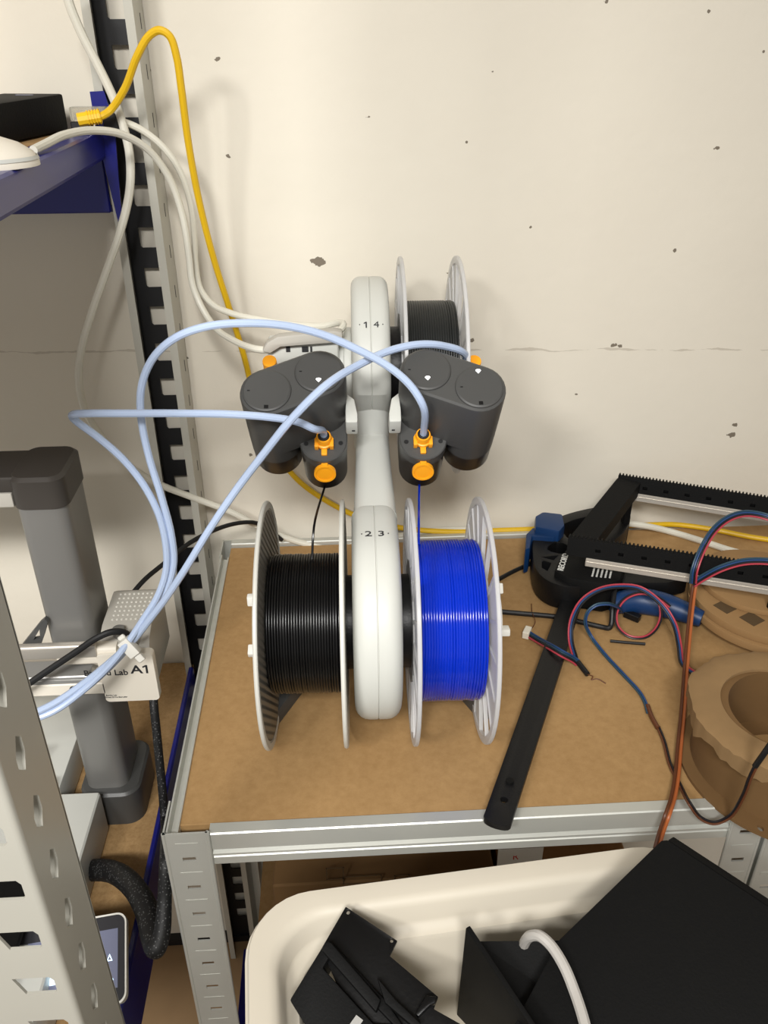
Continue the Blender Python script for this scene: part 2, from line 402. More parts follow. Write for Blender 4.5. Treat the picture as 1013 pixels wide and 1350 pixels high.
# ------------------------------------------------------------------ left shelving unit, blue beams and keyhole uprights
left = thing('shelving_unit', 'tall grey keyhole shelving unit with blue beams at the left', 'shelf')
FX, FYF, FYB = -.152, -.592, -.5445
def keyhole_front(cx, y, z):
    return [(cx-.0105, y, z+.0075), (cx+.0085, y, z+.0075), (cx+.0105, y, z+.0045), (cx+.0105, y, z-.0045), (cx+.0090, y, z-.0065), (cx-.0058, y, z-.0065)]
P0 = onY(FYF, 28, 1241).z; pitch = .0387
m = MB(); holes = [keyhole_front(FX-.0175-.0012*k*0, FYF, P0+pitch*k) for k in range(-10, 14)]
m.prism([(FX-.046, FYF, -OFF), (FX-.003, FYF, -OFF), (FX-.003, FYF, 1.0), (FX-.046, FYF, 1.0)], (0, .0016, 0), holes)
m.box((FX-.046, FYF, -OFF), (FX-.0445, FYF+.008, 1.0))
D0 = onX(FX, 57, 1050); holes = []
for k in range(-12, 16):
    z = D0.z+pitch*k; y = (FYF+FYB)/2-.003
    holes.append([(FX, y-.0052, z+.001), (FX, y+.0004, z+.0105), (FX, y+.0050, z+.0055), (FX, y+.0050, z-.0030), (FX, y+.0005, z-.0115), (FX, y-.0052, z-.0050)])
m.prism([(FX, FYF+.003, -OFF), (FX, FYB, -OFF), (FX, FYB, 1.0), (FX, FYF+.003, 1.0)], (-.0016, 0, 0), holes)
cr = [(FX-.003+.003*math.cos(a), FYF+.003+.003*math.sin(a)) for a in [math.radians(-90+15*k) for k in range(7)]]
ci = [(FX-.003+.0014*math.cos(a), FYF+.003+.0014*math.sin(a)) for a in [math.radians(-15*k) for k in range(7)]]
m.rings([[(x, y, z) for x, y in cr+ci] for z in (-OFF, 1.0)])
m.box((FX-.030, FYB-.0008, -OFF), (FX, FYB+.0008, 1.0))
m.build('front_post', M['greypaint'], left)
BXL, BXR = -.2015, -.1585
m = MB()
m.box((BXR-.0012, -.045, -OFF), (BXR, -.003, 1.0)); m.box((BXR-.0075, -.0455, -OFF), (BXR, -.044, 1.0))
m.box((BXL, -.040, -OFF), (BXL+.0012, -.003, 1.0)); m.box((BXL, -.0405, -OFF), (BXL+.0075, -.039, 1.0))
post = m.build('back_post', M['greypaint'], left)
holes = []; z = .542
while z > -.7:
    holes.append([(-.1885, -.008, z-.0085), (-.1865, -.008, z-.0105), (-.1665, -.008, z-.0105), (-.1665, -.008, z+.0085), (-.1885, -.008, z+.0085)]); z -= .0385
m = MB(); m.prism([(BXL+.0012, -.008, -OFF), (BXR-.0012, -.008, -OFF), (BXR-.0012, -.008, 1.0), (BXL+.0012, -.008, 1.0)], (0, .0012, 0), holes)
web = m.build('inner_web', M['blackpaint'], post); web['label'] = 'black inner web with keyholes'  # web coloured near black, darker than the rest of the post
# small slots in the outer cheek of the rear upright are dark pressed marks
z = .53
while z > -.2:
    m = MB(); m.box((BXR-.0003, -.020, z-.006), (BXR+.0003, -.0185, z+.006)); m.build('slot', M['blackpaint'], post); z -= .0385
# beams
m = MB()
def side_beam(m, x, y0, y1, zt, zb):
    sec = [(x-.030, zt), (x-.004, zt), (x-.0015, zt-.0015), (x, zt-.005), (x, zb+.003), (x-.002, zb), (x-.010, zb-.002), (x-.010, zb), (x-.004, zb+.004), (x-.004, zt-.006), (x-.030, zt-.002)]
    m.rings([[(a, y, b) for a, b in sec] for y in (y0, y1)])
side_beam(m, -.1985, -.5425, -.0475, .4475, .4245)
m.build('side_beam', M['blue'], left, 25)
m = MB(); m.rings([[(a, y, b) for a, b in ((-.1960, -.158), (-.1948, -.1555), (-.1915, -.1555), (-.1900, -.158), (-.1895, -.225), (-.1910, -.2275), (-.1960, -.2275))] for y in (-.5425, -.047)]); m.build('side_beam', M['blue'], left, 25)
m = MB(); m.box((-.75, -.040, .3775), (-.2035, -.034, .443), .0015, 1); m.box((-.75, -.034, .3775), (-.2035, -.012, .380)); m.build('back_beam', M['blue'], left)
m = MB(); m.prism([(-.2035, -.046, .478), (-.1915, -.046, .4785), (-.1870, -.046, .452), (-.1930, -.046, .372), (-.1965, -.046, .369), (-.2010, -.046, .420), (-.2035, -.046, .450)], (0, -.0022, 0))
m.build('beam_connector', M['blue'], left)
MB().box((-.75, -.5425, .441), (-.2035, -.042, .4462)).build('shelf_board', M['chip'], left)
MB().box((-.75, -.5425, -.196), (-.198, -.0035, -.184)).build('shelf_board', M['chip'], left)

# ================================================================== spool holder and feeder, and the spools on it
AY = .0239
AMS = Matrix.Translation((.0275, -.208, 0)) @ Matrix.Rotation(-AY, 4, 'Z')
AI = AMS.inverted()
FRY, FRZ, RRY, RRZ = -.1006, .1037, .098, .2476
def aloc(x, y, z): return AMS @ Vector((x, y, z))
def puffy(m, outline, hw, rr, n=5, groove=0):
    """outline (y,z) pushed in x with rounded rims"""
    cnt = len(outline); O = [Vector((a, b)) for a, b in outline]; nor = []
    area2 = sum(O[i].x*O[(i+1) % cnt].y-O[(i+1) % cnt].x*O[i].y for i in range(cnt)); sg = 1 if area2 > 0 else -1
    for i in range(cnt):
        t = (O[(i+1) % cnt]-O[i-1]).normalized(); nor.append(Vector((t.y, -t.x))*sg)
    lay = []
    for k in range(n+1):
        a = PI/2*k/n; lay.append((-(hw-rr+rr*math.cos(a)), rr*(1-math.sin(a))))
    if groove: lay += [(-.0006, 0), (-.0001, groove), (.0001, groove), (.0006, 0)]
    lay += [(-x, i) for x, i in lay[:n+1][::-1]]
    m.rings([[(x, (O[i]-nor[i]*ins).x, (O[i]-nor[i]*ins).y) for i in range(cnt)] for x, ins in lay])

ams = thing('filament_feeder', 'light grey four spool filament holder with dark grey feeder units on the brown board', 'filament holder')
# rear and front lobes
R1 = .083
out = [(RRY-R1*math.sin(a), RRZ+R1*math.cos(a)) for a in [math.radians(-190+7.25*k) for k in range(39)]]
out += [(.022, .2405), (.032, .232), (.05, .205)]
m = MB(AMS); puffy(m, out, .0166, .0085, groove=.0008); m.build('rear_lobe', M['lgrey'], ams, 30)
R2 = .0812; FLZ = FRZ+.0040
out = [(FRY-R2*math.sin(a), FLZ+R2*math.cos(a)) for a in [math.radians(2+6*k) for k in range(46)]] + [(-.036, .128), (-.050, .158), (-.0565, .1800), (-.0580, .1870), (-.0600, .1893), (-.0640, .1900), (-.0800, .1897)]
m = MB(AMS @ Matrix.Translation((-.0010, 0, 0))); puffy(m, out, .0184, .0115, groove=.0008); m.build('front_lobe', M['lgrey'], ams, 30)
# pillar and connecting arm
m = MB(AMS); m.rings([[(x, y, z) for x, y in rrect(.0152, .024, .0145, 8, 0, .052)] for z in (.012, .246)]); m.build('pillar', M['lgrey'], ams, 30)
m = MB(AMS)
pts = [((.032), .2120), (.010, .2060), (-.020, .1985), (-.046, .1920), (-.064, .1878)]
rings_ = []
for i, (y, z) in enumerate(pts):
    hw = (.0150, .0152, .0160, .0170, .0176)[i]; th = .032
    cy, cz = y-.30*th, z-.95*th
    t = Vector((-.955, -.297)); nv = Vector((-.297, .955))
    base = Vector((y, z))-nv*th
    rings_.append([(a, (base+nv*b).x, (base+nv*b).y) for a, b in rrect(hw, th, .011, 6)])
m.rings(rings_); m.build('connecting_arm', M['lgrey'], ams, 30)
# dark grey foot
m = MB(AMS)
for s in (-1, 1):
    m.prism([(s*.012, .060, 0), (s*.012, .000, 0), (s*.064, -.062, 0), (s*.088, -.112, 0), (s*.100, -.108, 0), (s*.096, .02, 0), (s*.085, .075, 0)], (0, 0, .016), bev=.002)
m.box((-.02, -.01, 0), (.02, .09, .018), .002); m.build('foot', M['dgrey'], ams)
# numbers
def lobe_text(s, x, cy, cz, R, deg, size, sq=1):
    a = math.radians(deg); rad = Vector((0, -math.sin(a), math.cos(a))); up = Vector((0, math.cos(a), math.sin(a)))
    return (s, size, Vector((x, cy, cz))+rad*(R+.0001), (1, 0, 0), up, .0002, 0, sq)
for st, x, cy, cz, R_, dg, sz, sq in (('1', -.0042, RRY, RRZ, R1, 44, .0078, 1.1), ('4', .0048, RRY, RRZ, R1, 44, .0078, 1.3), ('2', -.0062, FRY, FLZ, R2, 2, .0098, 1.25), ('3', .0036, FRY, FLZ, R2, 2, .0098, 1.25)):
    m = MB(AMS); a_ = lobe_text(st, x, cy, cz, R_, dg, sz, sq)
    if st == '1': m.one(sz, *a_[2:5])
    else: m.text(*a_)
    dot = lobe_text('·', x+(-.0052 if x < 0 else .0054), cy, cz, R_, dg, .0078)
    nb = m.build('printed_number', M['ink'], ams)
    m = MB(AMS); m.text(*dot); m.build('printed_dot', M['ink'], ams)
# spindles that carry the spools
for cy, cz, sides in ((FRY, FRZ, (-1, 1)), (RRY, RRZ, (1,))):
    for s in sides:
        m = MB(AMS); m.cyl((s*.0225, cy, cz), .038, .014, 'X', 40, .002); ho = m.build('spindle_hub', M['blackp'], ams)
        m = MB(AMS); xe = .0985 if s < 0 else (.0990 if cy == FRY else .0885)
        m.cyl((s*(xe+.02)/2, cy, cz), .0255, xe-.02, 'X', 32, .002)
        for a in ((90, 205, 330) if s < 0 else (168, 288, 48)):
            aa = math.radians(a); m.box((-.004, -.0045, -.0030), (.004, .0045, .0030), .0012, 2, Matrix.Translation((s*(xe+.0015), cy+.024*math.cos(aa), cz+.024*math.sin(aa))) @ Matrix.Rotation(aa, 4, 'X'))
        m.build('spool_clip', M['white'], ho)
# the empty rear left holder: a white housing with ports, and its plugs
m = MB(AMS)
m.lathe_x([(-.0905, .0), (-.0905, .020), (-.0895, .0225), (-.075, .0245), (-.072, .0285), (-.024, .0285), (-.022, .0265), (-.0165, .0265), (-.0165, 0)], RRY-.006, RRZ+.006, 40); hb = m.build('empty_spindle', M['lgrey'], ams)
m = MB(AMS); m.cyl((-.0205, RRY, RRZ), .038, .008, 'X', 40, .002); m.build('spindle_hub', M['lgrey'], ams)

# feeder units: frame with x, s along the arm, t normal to it
MIDY, MIDZ = -.0013, .1757
SD = Vector((0, .8099, .5866)); TD = Vector((0, -.5866, .8099))
FT = AMS @ frame((0, MIDY, MIDZ), (1, 0, 0), SD, TD)
FTI = FT.inverted()
def onT(t, x, y):
    n = FT.to_3x3() @ Vector((0, 0, 1)); p0 = FT @ Vector((0, 0, t)); d = ray(x, y)
    return CAM + d*((p0-CAM).dot(n)/d.dot(n))
def feeder(s):
    q = FT
    X1, S1, X2, S2, rr = s*.0420, .0435, s*.0815, .0270, .0212
    # main body: hull of the two cylinders, hanging deeper round the outer one
    def hull(r, n=14):
        d = Vector((X2-X1, S2-S1)); L = d.length; u = d/L; a0 = math.atan2(u.y, u.x); o = []
        for k in range(n+1): a = a0-PI/2+PI*k/n; o.append((X2+r*math.cos(a), S2+r*math.sin(a)))
        for k in range(n+1): a = a0+PI/2+PI*k/n; o.append((X1+r*math.cos(a), S1+r*math.sin(a)))
        return o
    m = MB(q)
    lay = [(.050, 0), (.1105, 0), (.1128, .0006), (.1142, .0022)]
    m.rings([[(a, b, t) for a, b in hull(rr-i)] for t, i in lay])
    m.cyl((X2, S2, .058), rr-.0002, .046, seg=40)
    body = m.build('feeder_body', M['dgrey'], ams, 30)
    for X_, S_ in ((X1, S1), (X2, S2)):
        m = MB(q); m.lathe = None
        prof = [(0, .1160), (.0172, .1160), (.0184, .1153), (.0188, .1142), (.0188, .110)]
        m.rings([[(X_+r*math.cos(2*PI*k/48), S_+r*math.sin(2*PI*k/48), t) for k in range(48)] for r, t in prof[1:]], caps=True)
        cap = m.build('round_cap', M['dcap'], body, 30)
        lit = (X_ == X1) or s > 0
        if lit:
            off = -.0085 if X_ == X1 else .0135
            m = MB(q); m.prism([(X_+a*.0021, S_+off+b*.0021, .1160) for a, b in ((-1, .3), (-.8, .75), (-.3, .9), (.3, .9), (.8, .75), (1, .3), (0, -.9))], (0, 0, .0002))
            m.build('status_light', M['led'], cap)
        if X_ == X2:
            m = MB(q); m.box((X_-.0016, S_-.0165, .1152), (X_+.0016, S_-.0135, .1162)); m.build('moulded_mark', M['blackp'], cap)
        m = MB(q)
        m.box((X_-.0148, S_-.0008, .1156), (X_-.0128, S_, .1162))
        m.build('moulded_mark', M['blackp'], cap)
    # smoked lower cup of the outer cylinder
    m = MB(q)
    prof = [(.0207, .040), (.0205, .0135), (.0190, .0105), (.0, .0105)]
    m.rings([[(X2+r*math.cos(2*PI*k/40), S2+r*math.sin(2*PI*k/40), t) for k in range(40)] for r, t in prof[:3]]); m.build('smoked_cup', M['smoke'], body, 30)
    # front hub: plate with rounded nose, smoked cup below
    HX, HS, HR = s*.0412, .0158, .0196
    def nose(r, back=.050, n=16):
        return [(HX+r*math.cos(a), HS+r*math.sin(a)) for a in [PI+PI*k/n for k in range(n+1)]] + [(HX+r, back), (HX-r, back)]
    m = MB(q); m.rings([[(a, b, t) for a, b in nose(HR-i)] for t, i in ((.044, 0), (.0545, 0), (.0555, .0008))]); hub = m.build('front_hub', M['dgrey'], ams, 30)
    m = MB(q); m.rings([[(a, b, t) for a, b in nose(HR-i, .040)] for t, i in ((.0020, .0022), (.0035, .0010), (.0445, .0004))]); m.build('smoked_cup', M['smoke'], hub, 30)
    for dx in (-.0142, .0142):
        m = MB(q); m.cyl((HX+dx, HS-.003, .0556), .0019, .0006, seg=14); m.build('screw_hole', M['rubber'], hub)
    # orange fitting: collar with lugs, plug tab and round pull tab on the nose
    FTX, FTS = s*.0405, .0135
    m = MB(q)
    prof = [(.0062, .050), (.0062, .0655), (.0058, .0668), (.0048, .0668), (.0048, .050)]
    m.rings([[(FTX+r*math.cos(2*PI*k/28), FTS+r*math.sin(2*PI*k/28), t) for k in range(28)] for r, t in prof], caps=False)
    m.rings([[(FTX+r*math.cos(2*PI*k/28), FTS+r*math.sin(2*PI*k/28), t) for k in range(28)] for r, t in ((.0074, .0572), (.0074, .0598), (.006, .0604))])
    for dx in (-.0062, .0062): m.box((FTX+dx-.0016, FTS-.0070, .0556), (FTX+dx+.0016, FTS+.001, .0620), .0006)
    m.box((FTX-.0024, FTS-.0125, .0552), (FTX+.0024, FTS-.0060, .0580), .0008)
    ft = m.build('tube_fitting', M['orange'], hub)
    m = MB(q); m.cyl((FTX, FTS, .0664), .0047, .003, seg=24, bev=.0006); m.build('collet', M['rubber'], ft)
    m = MB(q); yy = HS-HR
    tc_ = Matrix.Translation((FTX, yy-.0036, .0425)) @ Matrix.Rotation(math.radians(-19), 4, 'X')
    m.cyl((0, 0, 0), .0090, .0030, 'Y', 32, .0008, tc_); m.box((-.0027, -.0016, .006), (.0027, .0016, .0105), .0008, 2, tc_); m.box((-.0014, -.001, -.0105), (.0014, .0014, -.007), .0005, 1, tc_)
    m.rings([[tc_ @ Vector((r*math.cos(2*PI*k/32), y, r*math.sin(2*PI*k/32))) for k in range(32)] for r, y in ((.0090, -.0012), (.0090, -.0024), (.0074, -.0024), (.0074, -.0012))], loop=True)
    pt = m.build('pull_tab', M['orange'], hub)
    # rear hub and its fitting
    HX2, HS2 = s*.0860, .060
    m = MB(q); m.cyl((HX2-s*.004, HS2-.002, .040), .0160, .032, seg=36, bev=.002); m.box((HX2-.016, S2, .034), (HX2+.010, HS2, .054)); rh = m.build('rear_hub', M['dgrey'], ams)
    m = MB(q); fp = FTI @ onT(.066, 625 if s > 0 else 356, 479)
    m.cyl((fp.x, fp.y, .061), .0060, .018, seg=24, bev=.001); m.build('tube_fitting', M['orange'], rh)
    # bracket to the body
    m = MB(q)
    pr = [(s*.0150, .040), (s*.0215, .046), (s*.0225, .030), (s*.0225, .018), (s*.0125, .018), (s*.0125, .026)]
    m.prism([(a, b, .060) for a, b in pr], (0, 0, .020), bev=.002)
    br = m.build('bracket', M['lgrey'], ams)
    m = MB(q); m.box((s*.0162-.0013, .0178, .0655), (s*.0162+.0013, .0186, .0675)); m.build('bracket_slot', M['ink'], br)
    return fp
fpL = feeder(-1); fpR = feeder(1)

# cable plugs on top of the empty holder are part of the white cables (below)
# white connector housing with ports
m = MB()
c0 = onY(-.150, 352, 452); c1 = onY(-.150, 448, 500)
m.box((c0.x, -.150, c1.z), (c1.x, -.128, c0.z), .003, 3); pc = m.build('port_housing', M['lgrey'], hb)
for x0, x1 in ((377, 383), (398, 407), (409, 412)):
    a = onY(-.1504, x0, 457); b = onY(-.1504, x1, 464); m = MB(); m.box((a.x, -.1506, b.z), (b.x, -.1500, a.z)); m.build('port', M['ink'], pc)

# ------------------------------------------------------------------ spools
def spool(label, cy, cz, x0, x1, rw, fil, flange, style, parent_group=None, R=.1, core=.03):
    t = thing('filament_spool', label, 'spool')
    s = 1 if x0 > 0 else -1
    xa, xb = min(x0, x1), max(x0, x1); th = .0032
    for k, xx in enumerate((xa, xb-th)):
        outer = (k == 1) if s > 0 else (k == 0)
        m = MB(AMS)
        if style == 'clear':
            # rim ring, inner disc, thin web with radial ribs and open windows
            m.lathe_x([(xx, R-.0065), (xx, R-.0006), (xx+.0006, R), (xx+th-.0006, R), (xx+th, R-.0006), (xx+th, R-.0065)], cy, cz, 96, True)
            m.lathe_x([(xx, .027), (xx, .050), (xx+th, .050), (xx+th, .027)], cy, cz, 64, True)
            ns = 18
            for i in range(ns):
                a = 2*PI*i/ns+.08
                if i % 6 in (4, 5): pass
                else:
                    seg = 5; rings_ = []
                    for j in range(seg+1):
                        b = a+2*PI/ns*j/seg
                        rings_.append([(xx+.0012, cy+r*math.cos(b), cz+r*math.sin(b)) for r in (.049, R-.006)]+[(xx+.0020, cy+r*math.cos(b), cz+r*math.sin(b)) for r in (R-.006, .049)])
                    m.rings(rings_)
                d = Vector((0, math.cos(a), math.sin(a))); p = Vector((0, -math.sin(a), math.cos(a)))
                c_ = Vector((0, cy, cz)); sec = lambda r, w: [c_+d*r+p*w+Vector((xx, 0, 0)), c_+d*r-p*w+Vector((xx, 0, 0)), c_+d*r-p*w+Vector((xx+th, 0, 0)), c_+d*r+p*w+Vector((xx+th, 0, 0))]
                m.rings([sec(.0495, .0016), sec(R-.006, .0012)])
            m.build('flange', M['spoolclear'], t, 30)
        else:
            m.lathe_x([(xx, .027), (xx, R-.0008), (xx+.0008, R), (xx+th-.0008, R), (xx+th, R-.0008), (xx+th, R-.006), (xx+th-.0008, R-.0065), (xx+th-.0008, .027)] if k == 0 else
                      [(xx+.0008, .027), (xx+.0008, R-.0065), (xx, R-.006), (xx, R-.0008), (xx+.0008, R), (xx+th-.0008, R), (xx+th, R-.0008), (xx+th, .027)], cy, cz, 96, True)
            fl = m.build('flange', M['spoolgrey'], t, 30)
            m = MB(AMS); xi = xx+th-.0008 if k == 0 else xx+.0008; e = .0005 if k == 0 else -.0005
            m.lathe_x([(xi, .030), (xi+e, .030), (xi+e, R-.0075), (xi, R-.0075)], cy, cz, 96, True); m.build('ribbed_face', M['ribbed'], fl, 30)
    m = MB(AMS); m.lathe_x([(xa+th, .027), (xa+th, rw-.012), (xb-th, rw-.012), (xb-th, .027)], cy, cz, 64, True); m.build('core', M['spoolclear'] if style == 'clear' else M['spoolgrey'], t, 30)
    # wound filament: turns lying side by side
    wa, wb = xa+th+.0006, xb-th-.0006; n = int((wb-wa)/.00205); d = (wb-wa)/n
    prof = [(wa, rw-.012)]; rnd = random.Random(len(label))
    for i in range(n):
        dr = rnd.choice((0, 0, 0, 0, -.0004, .0003)); ed = -.0012 if i in (0, n-1) else 0
        for k in range(6):
            a = PI-PI*(k+.5)/6; prof.append((wa+d*(i+.5)+d*.5*math.cos(a), rw-.0009+dr+ed+.00092*math.sin(a)))
    prof.append((wb, rw-.012))
    m = MB(AMS); m.lathe_x(prof, cy, cz, 120, True); m.build('wound_filament', fil, t, 80)
    return t
blue_spool = spool('translucent spool of glossy blue filament at the front right of the holder', FRY, FRZ, .0262, .0859, .0655, M['filblue'], None, 'clear')
black_spool = spool('grey white spool of glossy black filament at the front left of the holder', FRY, FRZ, -.0893, -.0250, .0565, M['filblack'], None, 'solid')
rear_spool = spool('translucent spool of dull black filament at the rear right, against the wall', RRY, RRZ, .0271, .0813, .0610, M['filblack2'], None, 'clear')
def strand(px, parent, m_):
    mm = MB(); mm.tube(px, .0010, 8, 8); return mm.build('loose_filament', m_, parent)
w0 = FT @ Vector((.0405, .0050, .002)); bx = (AI @ onY(-.3, 553, 716)).x
strand([FT @ Vector((.0405, .006, .006)), w0, aloc(bx+.001, FRY+.030, FRZ+.075), aloc(bx, FRY+.014, FRZ+.064)], blue_spool, M['filblue'])
k0 = AI @ onY(-.29, 412, 728)
strand([FT @ Vector((-.0415, .006, .006)), FT @ Vector((-.0415, .0050, .002)), aloc(-.049, FRY+.022, FRZ+.078), aloc(k0.x, FRY+.008, FRZ+.0563)], black_spool, M['filblack'])

# ================================================================== the printer on the left shelf
pr = thing('desktop_printer', 'grey 3D printer with white tool head standing on the left chipboard shelf', '3D printer')
BZ = -.184
def rcol(x0, x1, y0, y1, z0, z1, r=.014, n=6):
    return [[(x, y, z) for x, y in rrect((x1-x0)/2, (y1-y0)/2, r, n, (x0+x1)/2, (y0+y1)/2)] for z in (z0, z1)]
m = MB(); m.rings(rcol(-.2690, -.2270, -.2460, -.1850, BZ+.03, .184, .011)); m.build('column', M['pgrey'], pr, 30)
m = MB(); m.rings(rcol(-.2705, -.2255, -.2475, -.1835, .184, .2090, .012)+[[(x, y, .2120) for x, y in rrect(.0195, .029, .010, 6, -.2480, -.2155)]])
m.box((-.62, -.243, .1975), (-.255, -.190, .2115), .003, 3); m.build('column_cap', M['capdark'], pr, 30)
m = MB(); m.box((-.62, -.2435, .1845), (-.269, -.1905, .1975), .0015, 2); m.build('top_crossbar', M['tgrey'], pr)
m = MB(); m.rings(rcol(-.2750, -.2150, -.2560, -.1780, BZ, BZ+.040, .017)+[[(x, y, BZ+.0425) for x, y in rrect(.0275, .0365, .015, 6, -.2450, -.217)]]); m.build('column_foot', M['dgrey'], pr, 30)
m = MB(); m.box((-.62, -.50, BZ), (-.2490, -.2600, BZ+.054), .004, 3); m.build('base', M['lgrey'], pr)
m = MB(); m.box((-.60, -.535, BZ+.066), (-.272, -.34, BZ+.074), .003, 2); m.box((-.50, -.46, BZ+.05), (-.32, -.38, BZ+.068)); m.build('print_bed', M['blackm'], pr)
m = MB(); m.box((-.62, -.245, BZ), (-.2960, -.10, BZ+.042), .003, 2)
m.box((-.62, -.262, BZ), (-.310, -.24, BZ+.042), .003, 2); m.build('base_rear', M['lgrey'], pr)
m = MB(); p = onY(-.2, 88, 985); m.cyl((-.325, -.215, BZ+.056), .004, .03, seg=16, bev=.001); m.build('bed_screw', M['white'], pr)
m = MB(); m.cyl((-.300, -.247, BZ+.05), .0022, .02, seg=12); m.build('bed_screw', M['steel'], pr)
# gantry
gy = -.262
a = onY(gy, 20, 853); b = onY(gy, 74, 866); r1 = (a.z+b.z)/2
m = MB(); m.rings([[(x, y, z) for y, z in rrect(.004, .0075, .003, 5, gy+.002, r1-.001)] for x in (-.62, -.222)]); g1 = m.build('linear_rail', M['silver'], pr, 30)
m = MB(); c = onY(gy, 75, 893); m.box((-.62, gy-.004, c.z-.0055), (-.232, gy+.02, c.z+.0035), .001, 1); m.box((-.62, gy-.0045, c.z-.0018), (-.232, gy-.003, c.z-.0003)); m.build('gantry_extrusion', M['steel'], pr)
m = MB(); m.box((-.62, gy-.004, c.z-.0185), (-.220, gy+.02, c.z-.0055), .001, 1); gp = m.build('gantry_cover', M['offwhite'], pr)
sc = onY(gy-.004, 93, 891); m = MB(); m.cyl((sc.x, gy-.0045, c.z-.011), .0036, .0015, 'Y', 20, .0004); m.build('screw', M['ink'], gp)
a = onY(gy, 75, 868); m = MB(); m.rings([[(x, y, z) for y, z in rrect(.007, .0095, .004, 5, gy+.0065, a.z)] for x in (a.x, -.205)]); m.build('rail_end_cover', M['offwhite'], pr, 30)
a = onY(-.215, 118, 843); m = MB(); m.box((a.x-.018, -.245, a.z-.008), (a.x+.03, -.205, a.z+.004), .003, 3); m.build('carriage_block', M['offwhite'], pr)
tri = [onY(-.252, *q) for q in ((28, 852), (52, 822), (59, 816), (63, 820), (58, 838), (53, 852))]
hole = [onY(-.252, *q) for q in ((44, 844), (52, 830), (53, 842))]
m = MB(); m.prism(tri, (0, .005, 0), [hole]); brk = m.build('belt_bracket', M['dgrey'], pr)
# tool head
TX0, TX1, TYF, TYB = -.2225, -.1765, -.262, -.180
m = MB()
out = [(TYF+.001, -.004), (TYF+.001, .040), (TYF+.010, .0505), (TYF+.026, .0565), (TYB-.006, .0585), (TYB, .054), (TYB, -.004)]
def xprism(m, poly, x0, x1, bev): m.prism([(x0, y, z) for y, z in poly], (x1-x0, 0, 0), bev=bev)
xprism(m, out, TX0, TX1, .004); th_ = m.build('tool_head', M['tgrey'], pr, 40)
fa = onY(TYF-.004, 197, 863); fb = onY(TYF-.004, 205, 922); fl = onY(TYF-.004, 130, 868)
cx0, cx1 = fl.x-.002, fa.x+.0025; cz0, cz1 = fb.z-.001, fa.z+.0015
m = MB(); rr_ = rrect((cx1-cx0)/2, (cz1-cz0)/2, .004, 5, (cx0+cx1)/2, (cz0+cz1)/2)
rs_ = lambda k, y: [(((x-(cx0+cx1)/2)*k+(cx0+cx1)/2), y, ((z-(cz0+cz1)/2)*k+(cz0+cz1)/2)) for x, z in rr_]
m.rings([rs_(1, TYF+.004), rs_(1, TYF-.003), rs_(.985, TYF-.004)]); fc = m.build('front_cover', M['offwhite'], th_, 30)
def cover_text(st, size, px, py, dx=0, dz=0, bold=0, sq=1):
    c_ = onY(TYF-.004, px, py); m = MB(); m.text(st, size, (c_.x+dx, TYF-.0041, c_.z+dz), (1, 0, -.02), (0, 0, 1), .0002, bold, sq); m.build('cover_print', M['ink'], fc)
cover_text('A', .0130, 180, 883, 0, 0, .00022, 1.2)
m = MB(); c_ = onY(TYF-.004, 194, 882); m.one(.0130, (c_.x-.001, TYF-.0041, c_.z), (1, 0, -.02), (0, 0, 1)); m.build('cover_print', M['ink'], fc)
cover_text('Bambu Lab', .0088, 145, 887, -.0035, 0, .0001)
cover_text('Bambu Lab', .0022, 152, 919, -.003, .0024); cover_text('Direct Drive Extruder', .0022, 152, 919, .001, 0)
m = MB(); top0 = Vector((TX0, TYF+.026, .0565)); dirt = Vector((0, (TYB-.006)-(TYF+.026), .002))
for i in range(8):
    for j in range(7):
        p = top0 + Vector((.009+.0042*i, 0, .0002)) + dirt*(.12+.125*j); m.cyl(p, .00105, .0008, seg=8)
m.build('vent_grid', M['white'], th_)
m = MB(); a = onY(-.24, 163, 848); m.cyl((a.x, -.246, .0545), .0055, .010, seg=20, bev=.001); m.build('tube_inlet', M['pgrey'], th_)
# touch display with lit icons
TR, BR = onZ(-.120, 167, 1201), onZ(-.150, 167, 1322)
vv = (TR-BR); H_ = vv.length; vv.normalize(); uu = Vector((1, -.03, 0)); uu = (uu-vv*uu.dot(vv)).normalized(); nn = uu.cross(vv)
D = frame(TR-uu*.045-vv*(H_/2), uu, vv, nn)
m = MB(D); m.rings([[(x*k, y, z) for x, y in rrect(.0450, H_/2, .008, 6)] for z, k in ((-.010, .98), (-.003, 1), (-.0005, 1), (.0002, .995))]); ds = m.build('display_frame', M['white'], pr, 30)
m = MB(D); m.rings([[(x, y, z) for x, y in rrect(.0435, H_/2-.0015, .007, 6)] for z in (.0001, .0006)]); gl = m.build('display_glass', M['glass'], ds)
m = MB(D); m.box((-.035, -H_/2+.012, .0006), (.0380, H_/2-.012, .0008)); m.build('display_area', M['lcd'], gl)
def icon(fn):
    m = MB(D); fn(m); m.build('display_icon', M['icon'], gl)
icon(lambda m: m.rings([[(.0315+.0028*math.cos(a)*k, .000+.0036*math.sin(a)*k, .001) for a in (PI/2, PI*7/6, PI*11/6)] for k in (1, .55)], caps=False))
icon(lambda m: m.text('V2', .0068, (.0315, -.0170, .001), (1, 0, 0), (0, 1, 0), .0001))
icon(lambda m: m.prism([(.0290, -.030, .001), (.0337, -.030, .001), (.0311, -.0355, .001)], (0, 0, .0002)))
icon(lambda m: m.prism([(.0195, .003, .001), (.0240, .007, .001), (.0235, .000, .001)], (0, 0, .0002)))
icon(lambda m: m.box((-.016, -.012, .001), (-.004, .004, .0012)))
m = MB(); a = D @ Vector((-.02, 0, -.010)); m.box((a.x-.02, a.y-.02, BZ), (a.x+.02, a.y+.02, a.z+.001), .002); m.build('display_stand', M['lgrey'], pr)
